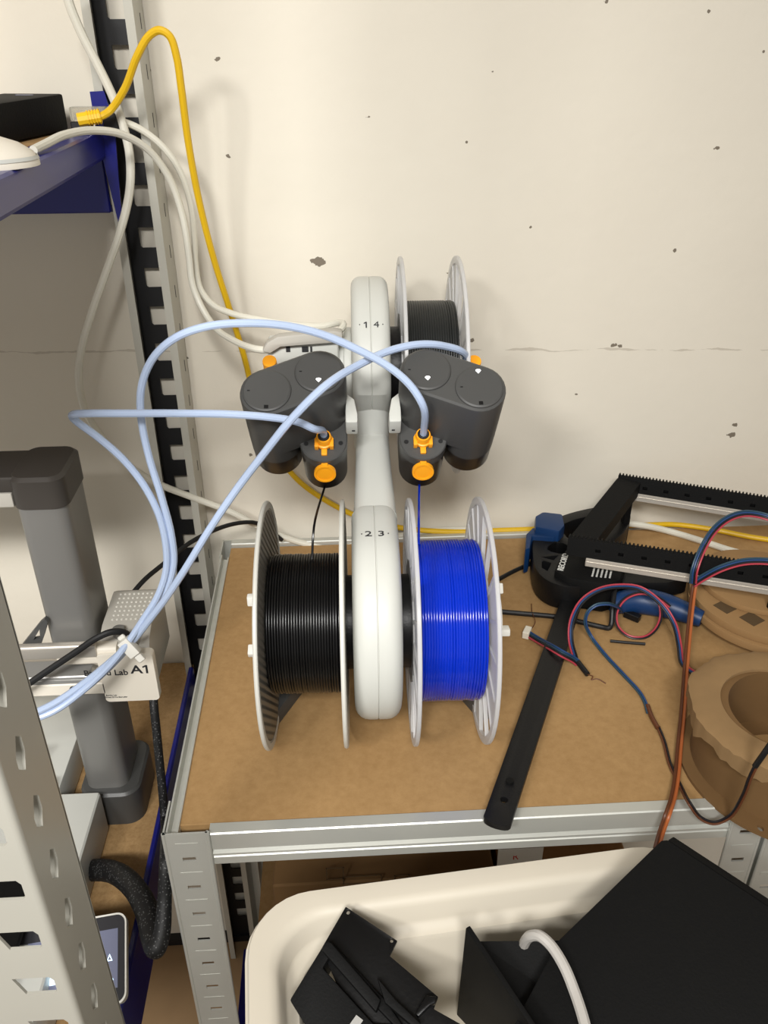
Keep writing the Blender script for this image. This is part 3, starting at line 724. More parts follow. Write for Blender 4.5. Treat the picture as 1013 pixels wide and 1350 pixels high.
# braided cable, one loop from the tool head to the base
m = MB(); P = path((202, 900, -.225), (203, 930, -.24), (206, 960, -.25), (210, 1000, -.262), (214, 1040, -.275), (217, 1080, -.29), (218, 1130, -.156, 'x'), (217, 1185, -.157, 'x'), (213, 1232, -.159, 'x'), (206, 1250, -.163, 'x'), (202, 1238, -.168, 'x'), (196, 1208, -.176, 'x'), (186, 1184, -.186, 'x'), (172, 1165, -.200, 'x'), (155, 1152, -.217, 'x'), (136, 1147, -.236, 'x'), (112, 1148, -.258, 'x'))
m.tube(P, .0058, 14, 8, radii=lambda t: .0042+.0058*max(0, min(1, (t-.35)/.3))); m.build('braided_cable', M['braid'], pr)

# ================================================================== things on the upper left shelf
ro = thing('router', 'black box router with cables plugged in on the upper left shelf', 'router')
rA = onZ(.4475, 91, 171); 
ru = Vector((-.72, -.69, 0)).normalized(); ru = (onZ(.4475, 22, 187)-rA); ru.z = 0; ru.normalize()
rv = Vector((ru.y, -ru.x, 0));
if rv.y < 0: rv = -rv
Rm = frame(rA, ru, rv, (0, 0, 1))
if Rm.determinant() < 0: Rm = frame(rA, ru, rv, (0, 0, 1))
m = MB(Rm); m.box((0, 0, 0), (.155, .055, .0285), .0022, 2)
bmesh.ops.recalc_face_normals(m.bm, faces=m.bm.faces); rb = m.build('housing', M['blackm'], ro)
bmx = bmesh.new(); bmx.from_mesh(rb.data); bmesh.ops.recalc_face_normals(bmx, faces=bmx.faces); bmx.to_mesh(rb.data); bmx.free()
m = MB(Rm); m.box((.018, .017, .0283), (.0215, .032, .0288)); m.build('indicator', M['lcd'], rb)
wc = thing('white_device', 'rounded white plastic device lying in front of the black router', 'device')
a = onZ(.4475, 0, 205)
prof = [(.050, 0), (.050, .003), (.047, .008), (.038, .0135), (.024, .018), (.010, .0205), (.002, .021)]
cxy = onZ(.4475, -46, 219)
m = MB(); m.rings([[(cxy.x+r*.95*math.cos(2*PI*k/40), cxy.y+r*.62*math.sin(2*PI*k/40), .4475+z) for k in range(40)] for r, z in prof]); m.build('housing', M['offwhite'], wc, 40)
m = MB(); m.rings([[(cxy.x+r*.95*math.cos(2*PI*k/40), cxy.y+r*.62*math.sin(2*PI*k/40), .4475+z) for k in range(40)] for r, z in ((.0490, .0060), (.0500, .0040), (.0503, .0040), (.0493, .0062))], loop=True); m.build('seam_ring', M['lgrey'], wc, 40)
# grey flat plug board behind the yellow boot
pg = thing('network_plug', 'clear network plug behind the yellow cable boot, on the upper shelf edge', 'plug')
m = MB(); a = onY(-.075, 92, 143); b = onY(-.075, 138, 150)
m.box((onY(-.06, 93, 143).x, -.066, .4565), (onY(-.06, 142, 150).x, -.055, .4675), .0008, 1); m.build('plug_body', M['clear'], pg)
m = MB(); m.box((onY(-.06, 138, 160).x, -.067, .4500), (onY(-.06, 157, 160).x, -.052, .4625), .001, 1); m.build('plug_boot', M['rubber'], pg)
m = MB(); m.box((onY(-.06, 93, 150).x, -.066, .4463), (onY(-.06, 118, 150).x, -.052, .4565), .0008, 1); m.build('socket_block', M['rubber'], pg)

# ================================================================== cables
yc = thing('network_cable', 'yellow network cable looping down behind the holder and along the wall', 'cable')
Y_ = path((126, 156, -.085), (136, 152, -.083), (146, 145, -.08), (165, 116, -.085), (181, 74, -.094), (197, 47, -.098), (211, 40, -.1), (224, 48, -.1), (233, 75, -.098), (239, 115, -.094), (248, 185, -.084), (262, 262, -.070), (281, 338, -.055), (302, 405, -.040), (322, 470, -.024), (340, 540, -.020), (362, 592, -.016), (392, 632, -.014), (430, 660, -.013), (475, 682, -.013), (530, 696, -.013)) \
   + path((600, 698, .005, 'z'), (660, 694, .005, 'z'), (700, 690, .005, 'z'), (760, 684, .0052, 'z'), (815, 680, .0055, 'z'), (850, 682, .0055, 'z'), (890, 689, .0045, 'z'), (940, 698, .0035, 'z'), (985, 707, .0035, 'z'), (1030, 714, .0035, 'z'))
m = MB(); m.tube([Vector((p.x, min(p.y, -.0125), max(p.z, .0035) if p.x > -.10 else p.z)) for p in Y_], .0031, 10, 8); m.build('jacket', M['yellow'], yc)
m = MB(); d = (Y_[1]-Y_[0]).normalized(); pa = onY(-.086, 103, 158); pb = onY(-.083, 133, 153); dd = (pb-pa)
m.tube([pa, pb], .0052, 10, 1)
for k in range(5):
    c_ = pa+dd*(.45+.12*k); m.tube([c_-dd*.028, c_+dd*.028], .0060, 10, 1)
m.build('plug_boot', M['yplug'], yc)

WR = .0034
def wire(name, label, cat, pts, r, mm, group=None, seg=10, sub=8):
    m = MB(); m.tube(pts, r, seg, sub); return tag(m.build(name, mm), label, cat, group)
wire('cable', 'thick white cable hanging down the grey rear upright and along the wall foot', 'cable',
     path((84, -20, -.075), (94, 12, -.073), (108, 45, -.070), (130, 88, -.066), (149, 128, -.064), (163, 168, -.064), (171, 205, -.064), (171, 250, -.066), (160, 300, -.070), (140, 358, -.075), (120, 415, -.082), (107, 462, -.088), (104, 500, -.090), (112, 540, -.088), (135, 577, -.080), (165, 610, -.070), (205, 636, -.056), (255, 656, -.046), (305, 675, -.036), (350, 698, -.026), (400, 716, -.021), (445, 722, -.021))
     + path((500, 712, .004, 'z'), (560, 701, .004, 'z'), (640, 697, .004, 'z')), .0037, M['wcable'])
wire('cable', 'white cable from the router plug to the holder, upper of the pair', 'cable',
     path((150, 160, -.060), (163, 161, -.058), (188, 172, -.054), (217, 196, -.050), (238, 228, -.046), (251, 268, -.044), (256, 310, -.044), (258, 350, -.046), (264, 380, -.050), (280, 401, -.058), (305, 413, -.068), (340, 421, -.082), (385, 428, -.096), (425, 430, -.112), (444, 426, -.120), (453, 427, -.130), (450, 434, -.140), (441, 440, -.148)), .0030, M['wcable'])
wire('cable', 'white cable from the rounded white device to the holder, lower of the pair', 'cable',
     path((44, 198, -.21), (60, 190, -.19), (85, 178, -.16), (120, 172, -.13), (160, 177, -.105), (196, 198, -.085), (224, 236, -.070), (241, 285, -.062), (249, 335, -.060), (254, 375, -.062), (266, 405, -.068), (284, 432, -.080), (310, 450, -.110), (338, 460, -.142), (358, 462, -.151)), .0031, M['wcable'])
# moulded plug of the lower cable, over the empty holder
m = MB(); o_ = [onY(-.157, *q) for q in ((345, 463), (352, 452), (366, 444), (440, 436), (452, 438), (452, 448), (448, 452), (370, 458), (356, 467))]
m.prism(o_, (0, .012, 0), bev=.0025); pl_ = tag(m.build('cable_plug', M['tgrey']), 'grey moulded cable plug over the empty spindle behind the left feeder', 'plug')
m = MB(); a = onY(-.151, 434, 440); m.cyl((a.x, -.151, a.z-.0025), .0065, .006, 'Z', 28, .001); bt = m.build('button', M['dgrey'], pl_); bt['label'] = 'dark oval button'

# feed tubes
TR_ = .0030
hl = FT @ Vector((-.0405, .0135, .062)); hr = FT @ Vector((.0405, .0135, .062)); TN = (FT.to_3x3() @ Vector((0, 0, 1)))
wire('feed_tube', 'pale blue feed tube arching from the front right feeder over the holder to the printer', 'tube',
     [hr, hr+TN*.012] + path((558, 535, -.268), (541, 508, -.268), (512, 483, -.266), (470, 460, -.264), (425, 441, -.262), (380, 430, -.260), (330, 426, -.258), (275, 430, -.256), (232, 445, -.254), (202, 472, -.252), (187, 508, -.252), (186, 548, -.252), (196, 600, -.254), (213, 655, -.256), (226, 705, -.258), (229, 745, -.260), (218, 780, -.264), (196, 815, -.270), (176, 845, -.276), (150, 874, -.288), (112, 908, -.300), (74, 933, -.312), (36, 948, -.322), (0, 956, -.33), (-30, 960, -.335)), TR_, M['ptfe'])
wire('feed_tube', 'pale blue feed tube crossing from the rear right feeder in front of the left feeder', 'tube',
     [fpR + TN*.004] + path((614, 468, -.200), (585, 456, -.218), (552, 454, -.230), (515, 462, -.242), (475, 480, -.262), (430, 508, -.290), (385, 552, -.298), (345, 602, -.298), (310, 648, -.294), (275, 700, -.290), (247, 746, -.286), (222, 784, -.282), (198, 816, -.280), (174, 846, -.280), (146, 872, -.290), (106, 904, -.303), (68, 929, -.315), (32, 944, -.325), (-30, 955, -.335)), TR_, M['ptfe'])
wire('feed_tube', 'pale blue feed tube bending sharply left from the front left feeder', 'tube',
     [hl, hl+TN*.012] + path((413, 565, -.268), (392, 556, -.270), (355, 550, -.272), (300, 546, -.272), (235, 545, -.272), (165, 545, -.272), (120, 545, -.272), (99, 546, -.268), (95, 549, -.262), (103, 557, -.258), (130, 577, -.256), (162, 605, -.256), (190, 640, -.256), (210, 680, -.258), (219, 720, -.260), (219, 752, -.262), (208, 786, -.268), (188, 818, -.276), (168, 848, -.285), (142, 880, -.295), (106, 913, -.306), (72, 937, -.316), (34, 951, -.325), (-30, 963, -.337)), TR_, M['ptfe'])
tc = thing('tube_clip', 'small white clip holding the three pale tubes over the tool head', 'clip')
a, b = onY(-.290, 160, 866), onY(-.290, 184, 848); u_ = (b-a).normalized(); n_ = Vector((0, -1, .3)).normalized(); v_ = n_.cross(u_)
# clip lies across the tubes: u along the tubes, v across
ct = onY(-.284, 171, 853); Cm = frame(ct, u_, (n_.cross(u_)).normalized(), n_)
m = MB(Cm); m.box((-.0055, -.0085, -.0048), (.0055, .0085, .0048), .001, 2); m.build('band', M['white'], tc)
m = MB(Cm); m.box((-.0035, -.0165, -.003), (.0035, -.0085, .002), .0008, 1); m.build('ear', M['white'], tc)
m = MB(Cm); m.box((-.0035, .0085, -.003), (.0035, .0125, 0), .0008, 1); m.build('ear', M['white'], tc)

wire('cable', 'thin black cable from the wall down to the back of the white tool head', 'cable',
     path((372, 712, -.03), (352, 696, -.035), (335, 689, -.045), (312, 690, -.06), (285, 698, -.08), (250, 716, -.105), (215, 744, -.135), (190, 765, -.160), (170, 788, -.178)), .0024, M['rubber'])
wire('cable', 'black cable arching from the tool head to the left along the printer gantry', 'cable',
     path((180, 862, -.250), (175, 846, -.258), (164, 834, -.264), (148, 833, -.268), (128, 841, -.272), (98, 861, -.276), (65, 883, -.28), (34, 904, -.285), (0, 926, -.29), (-30, 944, -.295)), .0030, M['rubber'])
wire('cord', 'black cord behind the blue spool leading to the clamp', 'cord',
     path((640, 790, .004, 'z'), (650, 770, .004, 'z'), (668, 758, .004, 'z'), (695, 745, .004, 'z'), (712, 738, .004, 'z')), .0024, M['rubber'])

# ================================================================== tools and bits on the board
# bent black rod
wire('bent_rod', 'thin bent black rod lying across the board beside the clamp bar', 'rod',
     path((655, 806, .003, 'z'), (690, 809, .003, 'z'), (740, 814, .003, 'z'), (770, 821, .003, 'z'), (796, 827, .003, 'z'), (803, 828, .004, 'z'), (806, 824, .006, 'z'), (808, 800, .020, 'z'), (812, 765, .030, 'z'), (814, 742, .034, 'z')), .0026, M['rubber'], sub=5)

cl = thing('bar_clamp', 'large black and blue quick bar clamp lying on the brown board', 'clamp')
def zpoly(z, *pts): return [onZ(z, *q) for q in pts]
def slab(name, m_, par, ztop, h, pts, holes=(), bev=.0015, lab=None):
    m = MB(); m.prism(zpoly(ztop, *pts), (0, 0, -h), [zpoly(ztop, *hh) for hh in holes], bev); o = m.build(name, m_, par)
    if lab: o['label'] = lab
    return o
# bar, with bevelled tip and two bolt holes
A_ = onZ(.014, 757, 782); B_ = onZ(.014, 654, 1086); du = (B_-A_); LB = du.length; du.normalize(); dv = Vector((-du.y, du.x, 0))
hwid = .0105
def bp(s_, w_): return A_+du*s_+dv*w_
hole = lambda s_, r: [bp(s_+r*math.cos(2*PI*k/14), r*math.sin(2*PI*k/14)) for k in range(14)]
tip = [bp(LB-.004+.004*math.cos(a)*1, hwid*math.sin(a)) for a in [math.radians(-80+20*k) for k in range(9)]]
m = MB(); m.prism([bp(-.10, -hwid)] + [bp(LB-.004, -hwid)] + tip[1:-1] + [bp(LB-.004, hwid), bp(-.10, hwid)], (0, 0, -.006), [hole(LB-.024, .0028)], .0007); bar = m.build('bar', M['blackp'], cl)
m = MB(); c_ = bp(LB-.042, 0); m.cyl(c_+Vector((0, 0, .0012)), .0032, .0026, seg=6); m.build('stop_pin', M['blackm'], bar)
def round_poly(pts, k=5):
    P = [Vector((a, b)) for a, b in pts]; n = len(P); out = []
    for i in range(n):
        p0, p1, p2, p3 = P[i-1], P[i], P[(i+1) % n], P[(i+2) % n]
        for j in range(k):
            t = j/k; out.append(tuple(.5*((2*p1)+(p2-p0)*t+(2*p0-5*p1+4*p2-p3)*t*t+(3*p1-p0-3*p2+p3)*t**3)))
    return out
slab('hoop', M['blackp'], cl, .032, .029,
     round_poly([(702, 718), (706, 700), (722, 688), (752, 676), (790, 668), (824, 668), (832, 680), (824, 700), (804, 716), (776, 732), (770, 750), (774, 770), (748, 773), (722, 765), (706, 748)]),
     [round_poly([(722, 724), (735, 714), (757, 724), (745, 730)], 3), [(715, 734), (736, 732), (730, 738)], [(715, 738), (727, 742), (722, 752), (715, 748)], round_poly([(745, 690), (790, 678), (815, 680), (805, 696), (770, 712), (748, 708)], 3)])
slab('trigger_body', M['blackm'], cl, .040, .036, [(738, 735), (752, 716), (800, 722), (826, 745), (818, 764), (800, 770), (752, 762), (731, 752)], bev=.004)
slab('grip_arm', M['blackp'], cl, .030, .020, [(812, 742), (905, 748), (908, 762), (880, 768), (820, 768)], bev=.004)
m = MB(); P = path((806, 796, .014, 'z'), (840, 792, .014, 'z'), (880, 799, .014, 'z'), (926, 816, .012, 'z')); m.tube(P, .012, 16, 6, radii=lambda t: .0085+.0050*math.sin(PI*min(1, t*.9+.1))); m.build('handle', M['clampblue'], cl)
slab('jaw_pad', M['clampblue'], cl, .046, .040, [(706, 680), (716, 674), (742, 677), (745, 692), (738, 700), (706, 694)], bev=.003)
slab('jaw_pad', M['clampblue'], cl, .038, .032, [(694, 704), (703, 695), (732, 699), (732, 708), (702, 706), (699, 722), (693, 724)], bev=.002)
p1, p2 = onZ(.0405, 740, 750), onZ(.0405, 746, 732); du_ = (p2-p1)
m = MB(); m.text('RECORD', .0085, (p1+p2)/2, du_, Vector((-du_.y, du_.x, 0)), .0002, .0002); 
q0 = onZ(.0405, 781, 760); 
for k in range(5):
    c_ = q0+Vector((.0042*k, -.001*k, 0)); x_ = 0
    rn = random.Random(k)
    while x_ < .022-.003*abs(k-1):
        l_ = rn.choice((.0010, .0016, .0022)); m.box((x_, -.0009, -.0001), (x_+l_, .0009, .0001), 0, 1, Matrix.Translation(c_) @ Matrix.Rotation(math.atan2(du_.y, du_.x), 4, 'Z')); x_ += l_+.0006
m.build('white_print', M['whiteink'], cl)

# rack frame: two toothed racks with bright rails, joined by an end plate, on small legs
rk = thing('toothed_rack_frame', 'black frame of two toothed racks with bright rails leaning over the clamp', 'rack')
def rack(p0, p1, n_teeth, hh, holes0):
    u = (p1-p0); L_ = u.length; u.normalize(); up = Vector((0, .18, .98)); up = (up-u*up.dot(u)).normalized(); nrm = u.cross(up)
    Fm = frame(p0, u, up, nrm)      # nrm points at the camera side
    top = []; pt = L_/n_teeth
    for i in range(n_teeth):
        x = i*pt; top += [(x, -.0022), (x+pt*.2, 0), (x+pt*.5, 0), (x+pt*.7, -.0022)]
    poly = [(0, -hh), *top, (L_, -.0022), (L_, -hh)]
    hs = []
    x = .028
    while x < L_-.02: hs.append([(x, -.0105), (x+.0052, -.0105), (x+.0052, -.0138), (x, -.0138)][::-1]); x += .0225
    m = MB(Fm); m.prism([(a, b, 0) for a, b in poly], (0, 0, -.006), [[(a, b, 0) for a, b in h_] for h_ in hs]); m.box((.02, -hh+.002, -.0072), (L_-.004, -.006, -.0058)); r_ = m.build('rack', M['blackm'], rk)
    m = MB(Fm); m.box((.020, -hh-.0085, -.008), (L_-.003, -hh+.0005, .0015), .0006, 1); m.box((.020, -hh-.0040, .0013), (L_-.003, -hh-.0030, .0022)); m.build('linear_rail', M['silver'], r_)
    return Fm, L_
fa, fb = onZ(.078, 750, 706), onZ(.078, 1018, 746); fb = fa+(fb-fa)*1.35
fc, fd = onZ(.088, 816, 625), onZ(.088, 1018, 656); fd = fc+(fd-fc)*1.45
F1, L1 = rack(fa, fb, 66, .0215, 0); F2, L2 = rack(fc, fd, 64, .0195, 0)
def endplate(a, b, u, w, name):
    d = (b-a); m = MB(); sec = lambda p, w_: [p+u*.0005+Vector((0, 0, -.003)), p+u*w_+Vector((0, 0, -.005)), p+u*w_+Vector((0, 0, -.021)), p+u*.0005+Vector((0, 0, -.021))]
    m.rings([sec(a+d*.03, w), sec(a+d*.97, w*1.0)]); return m.build(name, M['blackm'], rk)
u1 = (fb-fa).normalized()
endplate(fa, fc, u1, .026, 'end_plate'); endplate(fb-u1*.03, fd-u1*.03, u1, .026, 'end_plate')
for c_ in (fa+(fb-fa)*.78, fd-u1*.02, fb-u1*.02, fc+u1*.012+Vector((0, -.008, 0))):
    m = MB(); m.box((c_.x-.004, c_.y-.004, 0), (c_.x+.004, c_.y+.004, c_.z-.02), .0008, 1); m.build('leg', M['blackm'], rk)

# cardboard discs, a stack of four
def disc(label, cx, cy, z0, z1, r=.1, hole=.026, prints=()):
    t = thing('cardboard_disc', label, 'cardboard disc', 'cardboard spool discs stacked at the right')
    n = 80; o = [(cx+r*math.cos(2*PI*k/n), cy+r*math.sin(2*PI*k/n), z0) for k in range(n)]; h_ = [(cx+hole*math.cos(2*PI*k/30), cy+hole*math.sin(2*PI*k/30), z0) for k in range(30)]
    m = MB(); m.prism(o, (0, 0, z1-z0), [h_], .0006); m.build('disc', M['disc'], t)
    if prints:
        for px, py in prints:
            c_ = onZ(z1+.0001, px, py); m = MB()
            m.box((-.0085, -.0085, 0), (.0085, .0085, .0002), 0, 1, Matrix.Translation(c_) @ Matrix.Rotation(.5, 4, 'Z')); m.build('square_print', M['cardink'], t)
    return t
disc('bottom cardboard disc of the stack, resting on the board', .4397, -.1814, 0, .0078, .08)
disc('second cardboard disc from the bottom of the stack', .4310, -.1880, .0082, .0160, .08)
disc('wide cardboard disc with two dark square prints, third from the bottom', .4327, -.1826, .0164, .0240, .08, .02, ((957, 800), (992, 816)))
disc('topmost cardboard disc, set back under the toothed rack', .4235, -.1660, .0244, .0300, .0565, .015)

# torn cardboard spool core
cc = thing('cardboard_spool', 'torn cardboard spool core standing on its round flange at the board edge', 'cardboard spool')
cx, cy = .351, -.3885; n = 80; fr = .0815
o = [(cx+fr*math.cos(2*PI*k/n), cy+fr*math.sin(2*PI*k/n), .0005) for k in range(n)]
hp = onZ(.003, 1003, 1092); h_ = [(hp.x+.0022*math.cos(2*PI*k/14), hp.y+.0030*math.sin(2*PI*k/14), .0005) for k in range(14)]
h2 = [(cx+.036*math.cos(2*PI*k/30), cy+.036*math.sin(2*PI*k/30), .0005) for k in range(30)]
m = MB(); m.prism(o, (0, 0, .0028), [h_, h2]); m.build('flange', M['card'], cc)
kx, ky = cx-.006, cy+.003; kt = .058
m = MB(); m.rings([[(kx+(r*math.cos(2*PI*k/64)), ky+r*math.sin(2*PI*k/64), z) for k in range(64)] for r, z in ((.0655, .0033), (.0645, kt), (.0455, kt), (.0455, .0033))], loop=True); m.build('core', M['card'], cc)
tx, ty = onZ(.064, 985, 922).x, onZ(.064, 985, 922).y
tx, ty = kx-.006, ky+.002
rings_ = []
rj = random.Random(5); wob = [rj.uniform(-1, 1) for _ in range(96)]
def rad(k): return .0700+.0035*noise.noise(Vector((math.cos(2*PI*k/96)*2.2, math.sin(2*PI*k/96)*2.2, 3)))+.0018*wob[k]*.5
lower = [.013+.011*noise.noise(Vector((math.cos(2*PI*k/96)*2.5, math.sin(2*PI*k/96)*2.5, 8)))+.005*noise.noise(Vector((math.cos(2*PI*k/96)*8, math.sin(2*PI*k/96)*8, 2))) for k in range(96)]
for fn in (lambda k: (.0455, kt), lambda k: (.0455, kt+.0022), lambda k: (.055, kt+.0034), lambda k: (rad(k)-.004, kt+.0030), lambda k: (rad(k), kt+.0004), lambda k: (rad(k)-.0008, kt-max(.002, lower[k])), lambda k: (rad(k)-.0018, kt-max(.002, lower[k])), lambda k: (rad(k)-.0025, kt)):
    rings_.append([(tx+fn(k)[0]*math.cos(2*PI*k/96), ty+fn(k)[0]*math.sin(2*PI*k/96), fn(k)[1]) for k in range(96)])
m = MB(); m.rings(rings_, loop=True); m.build('torn_rim', M['card2'], cc, 50)

# ------------------------------------------------------------------ wires
def ribbon(t, pts, cols, r=.00092, side=None, name='strand'):
    P = [Vector(p) for p in pts]; n = len(cols)
    for i, c_ in enumerate(cols):
        off = (i-(n-1)/2)*r*1.95; Q = []
        for k, p in enumerate(P):
            tg = (P[min(k+1, len(P)-1)]-P[max(k-1, 0)]).normalized(); view = (CAM-p).normalized()
            sd = tg.cross(Vector((-.25, -.8, .9)).normalized()).normalized(); Q.append(p+sd*off)
        m = MB(); m.tube(Q, r, 8, 6); m.build(name, M[c_], t)
w1 = thing('wire_harness', 'flat red and blue wire ribbon with an ivory plug beside the blue spool', 'wire')
ribbon(w1, path((697, 836, .004, 'z'), (712, 845, .008, 'z'), (730, 855, .0185, 'z'), (742, 862, .0185, 'z'), (757, 870, .008, 'z'), (762, 874, .004, 'z')), ['wblue', 'wteal', 'wblack', 'wred'])
m = MB(); a, b = onZ(.005, 690, 840), onZ(.005, 697, 826); d_ = (b-a); m.box((-.002, -.006, -.0045), (.0045, .006, .0035), .0006, 1, Matrix.Translation((a+b)/2) @ Matrix.Rotation(math.atan2(d_.y, d_.x)-PI/2, 4, 'Z')); m.build('plug', M['conn'], w1)
m = MB(); m.tube(path((761, 871, .0045, 'z'), (768, 880, .004, 'z'), (775, 889, .0035, 'z')), .0026, 10, 3); m.build('heat_shrink', M['rubber'], w1)
m = MB(); m.tube(path((775, 889, .003, 'z'), (782, 892, .004, 'z'), (780, 896, .002, 'z'), (788, 895, .003, 'z'), (799, 901, .002, 'z')), .0005, 6, 5); m.build('bare_end', M['wbrown'], w1)
w2 = thing('wire_harness', 'red and dark wires arching over the clamp handle down to the cardboard core', 'wire')
ribbon(w2, path((759, 868, .006, 'z'), (753, 845, .022, 'z'), (754, 820, .036, 'z'), (765, 796, .047, 'z'), (785, 780, .050, 'z'), (812, 773, .048, 'z'), (845, 776, .044, 'z'), (872, 796, .036, 'z'), (889, 822, .024, 'z'), (896, 850, .014, 'z'), (899, 872, .010, 'z'), (905, 880, .012, 'z'), (919, 890, .016, 'z')), ['wred', 'wblue', 'wblack'])
w3 = thing('wire_loop', 'round red and black wire loop standing in front of the blue handle', 'wire')
ribbon(w3, path((884, 800, .030, 'z'), (868, 788, .034, 'z'), (845, 782, .034, 'z'), (824, 790, .028, 'z'), (813, 808, .018, 'z'), (815, 826, .009, 'z'), (830, 839, .005, 'z'), (850, 840, .005, 'z'), (866, 828, .008, 'z'), (872, 810, .016, 'z'), (868, 792, .026, 'z'), (855, 780, .036, 'z')), ['wred', 'wblack'])
w4 = thing('wire_lead', 'thin blue and brown lead running from the black socket over the board edge', 'wire')
ribbon(w4, path((822, 806, .006, 'z'), (812, 799, .034, 'z'), (800, 796, .044, 'z'), (786, 798, .044, 'z'), (776, 806, .038, 'z'), (772, 820, .026, 'z'), (779, 838, .010, 'z'), (797, 862, .003, 'z'), (822, 889, .003, 'z'), (843, 912, .003, 'z'), (851, 926, .003, 'z'), (855, 940, .003, 'z')), ['wblue', 'wteal'])
m = MB(); m.tube(path((854, 930, .003, 'z'), (860, 946, .003, 'z'), (868, 960, .003, 'z')), .0021, 10, 4); m.build('heat_shrink', M['wbrown'], w4)
ribbon(w4, path((868, 958, .003, 'z'), (876, 978, .003, 'z'), (884, 1008, .003, 'z'), (897, 1035, .004, 'z'), (910, 1060, -.436), (925, 1079, -.438), (942, 1085, -.440), (962, 1077, -.442), (980, 1050, -.446), (990, 1024, -.449), (1000, 1005, -.45), (1016, 985, -.452), (1035, 968, -.452)), ['wblack', 'wbrown'], .0009)
m = MB(); m.tube(path((996, 1010, -.449), (1006, 996, -.451), (1020, 976, -.452)), .0022, 10, 4); m.build('crimp_sleeve', M['rubber'], w4)
m = MB(); a = onZ(.006, 834, 812); m.box((-.008, -.0035, -.0035), (.008, .0035, .0035), .0006, 1, Matrix.Translation(a) @ Matrix.Rotation(-.75, 4, 'Z')); m.build('socket', M['blackp'], w4)
w5 = thing('wire_harness', 'flat blue and red ribbon arching high over the front rack to the right', 'wire')
ribbon(w5, path((914, 769, .055, 'z'), (916, 752, .070, 'z'), (926, 725, .086, 'z'), (942, 699, .098, 'z'), (962, 683, .104, 'z'), (985, 677, .104, 'z'), (1010, 681, .102, 'z'), (1035, 692, .1, 'z')), ['wteal', 'wblue', 'wblack', 'wred'], .00095)
w6 = thing('wire_harness', 'flat blue and red ribbon bending low along the front rack to the right', 'wire')
ribbon(w6, path((914, 770, .052, 'z'), (930, 760, .062, 'z'), (952, 749, .074, 'z'), (980, 741, .080, 'z'), (1010, 740, .082, 'z'), (1035, 744, .082, 'z')), ['wteal', 'wblue', 'wblack', 'wred'], .00095)
w7 = thing('wire_pair', 'orange and brown wire pair hanging over the front beam into the white bin', 'wire')
ribbon(w7, path((917, 766, .052, 'z'), (914, 785, .042, 'z'), (909, 830, .024, 'z'), (904, 890, .012, 'z'), (900, 945, .006, 'z'), (896, 985, .005, 'z'), (893, 1020, .005, 'z'), (888, 1050, .006, 'z'), (880, 1075, -.437), (872, 1098, -.440), (866, 1120, -.446)), ['worange', 'wbrown'], .00145)
wire('black_stub', 'short black heat shrink stub lying flat on the board', 'stub', path((805, 845, .002, 'z'), (826, 847, .002, 'z'), (851, 849, .002, 'z')), .0015, M['rubber'])
wire('hair_wire', 'hair thin brown wire curling beside the ivory plug', 'wire', path((701, 796, .002, 'z'), (702, 808, .005, 'z'), (706, 820, .005, 'z'), (700, 830, .003, 'z'), (694, 832, .006, 'z')), .0004, M['wbrown'], seg=6)
wire('cable', 'fat white cable running from under the clamp to the right end of the board', 'cable',
     path((730, 692, -.027), (780, 689, -.027), (815, 689, -.027), (850, 693, -.028), (885, 701, .004, 'z'), (925, 713, .004, 'z'), (965, 726, .004, 'z'), (1030, 742, .004, 'z')), .0038, M['wcable'])

# ================================================================== white bin and what lies in it
bn = thing('storage_bin', 'large white plastic bin in front of the shelving unit', 'bin')
ZR = -.012
cA = onZ(ZR, 332, 1215); eA = onZ(ZR, 420, 1170); eB = onZ(ZR, 800, 1119)
bu = (eB-eA).normalized(); bvv = Vector((bu.y, -bu.x, 0))          # towards the camera
BWd, BDp = .335, .36
le = onZ(ZR, 324, 1262); s0 = (le-eA).dot(bu)
org = eA + bu*s0 + bvv*0.0
Bm = frame(org + bu*(BWd/2) + bvv*(BDp/2), bu, -bvv, (0, 0, 1)); Bm.translation.z = 0
def bring(i, r, z, n=8): return [(x, y, z) for x, y in rrect(BWd/2-i, BDp/2-i, r, n)]
m = MB(Bm)
m.rings([bring(.030, .035, -OFF), bring(.012, .042, ZR-.03), bring(.004, .044, ZR-.006), bring(.0008, .045, ZR-.002), bring(.002, .044, ZR), bring(.014, .040, ZR), bring(.0185, .038, ZR-.0015), bring(.0215, .037, ZR-.006),
         bring(.024, .036, ZR-.018), bring(.0255, .036, ZR-.021), bring(.0325, .034, ZR-.024), bring(.0345, .033, ZR-.028), bring(.042, .032, ZR-.15), bring(.052, .030, ZR-.172), bring(.060, .028, ZR-.176)])
m.build('shell', M['bin'], bn, 40)
m = MB(Bm); m.rings([bring(-.001, .046, ZR-.010), bring(-.001, .046, ZR-.0065), bring(.003, .044, ZR-.0065), bring(.003, .044, ZR-.010)], loop=True); m.build('rim_lip', M['bin'], bn)

# black printed bracket in the bin: tilted plate with box, slot and rails
bk = thing('black_bracket', 'glossy black printed bracket with slots leaning in the left of the white bin', 'printed part')
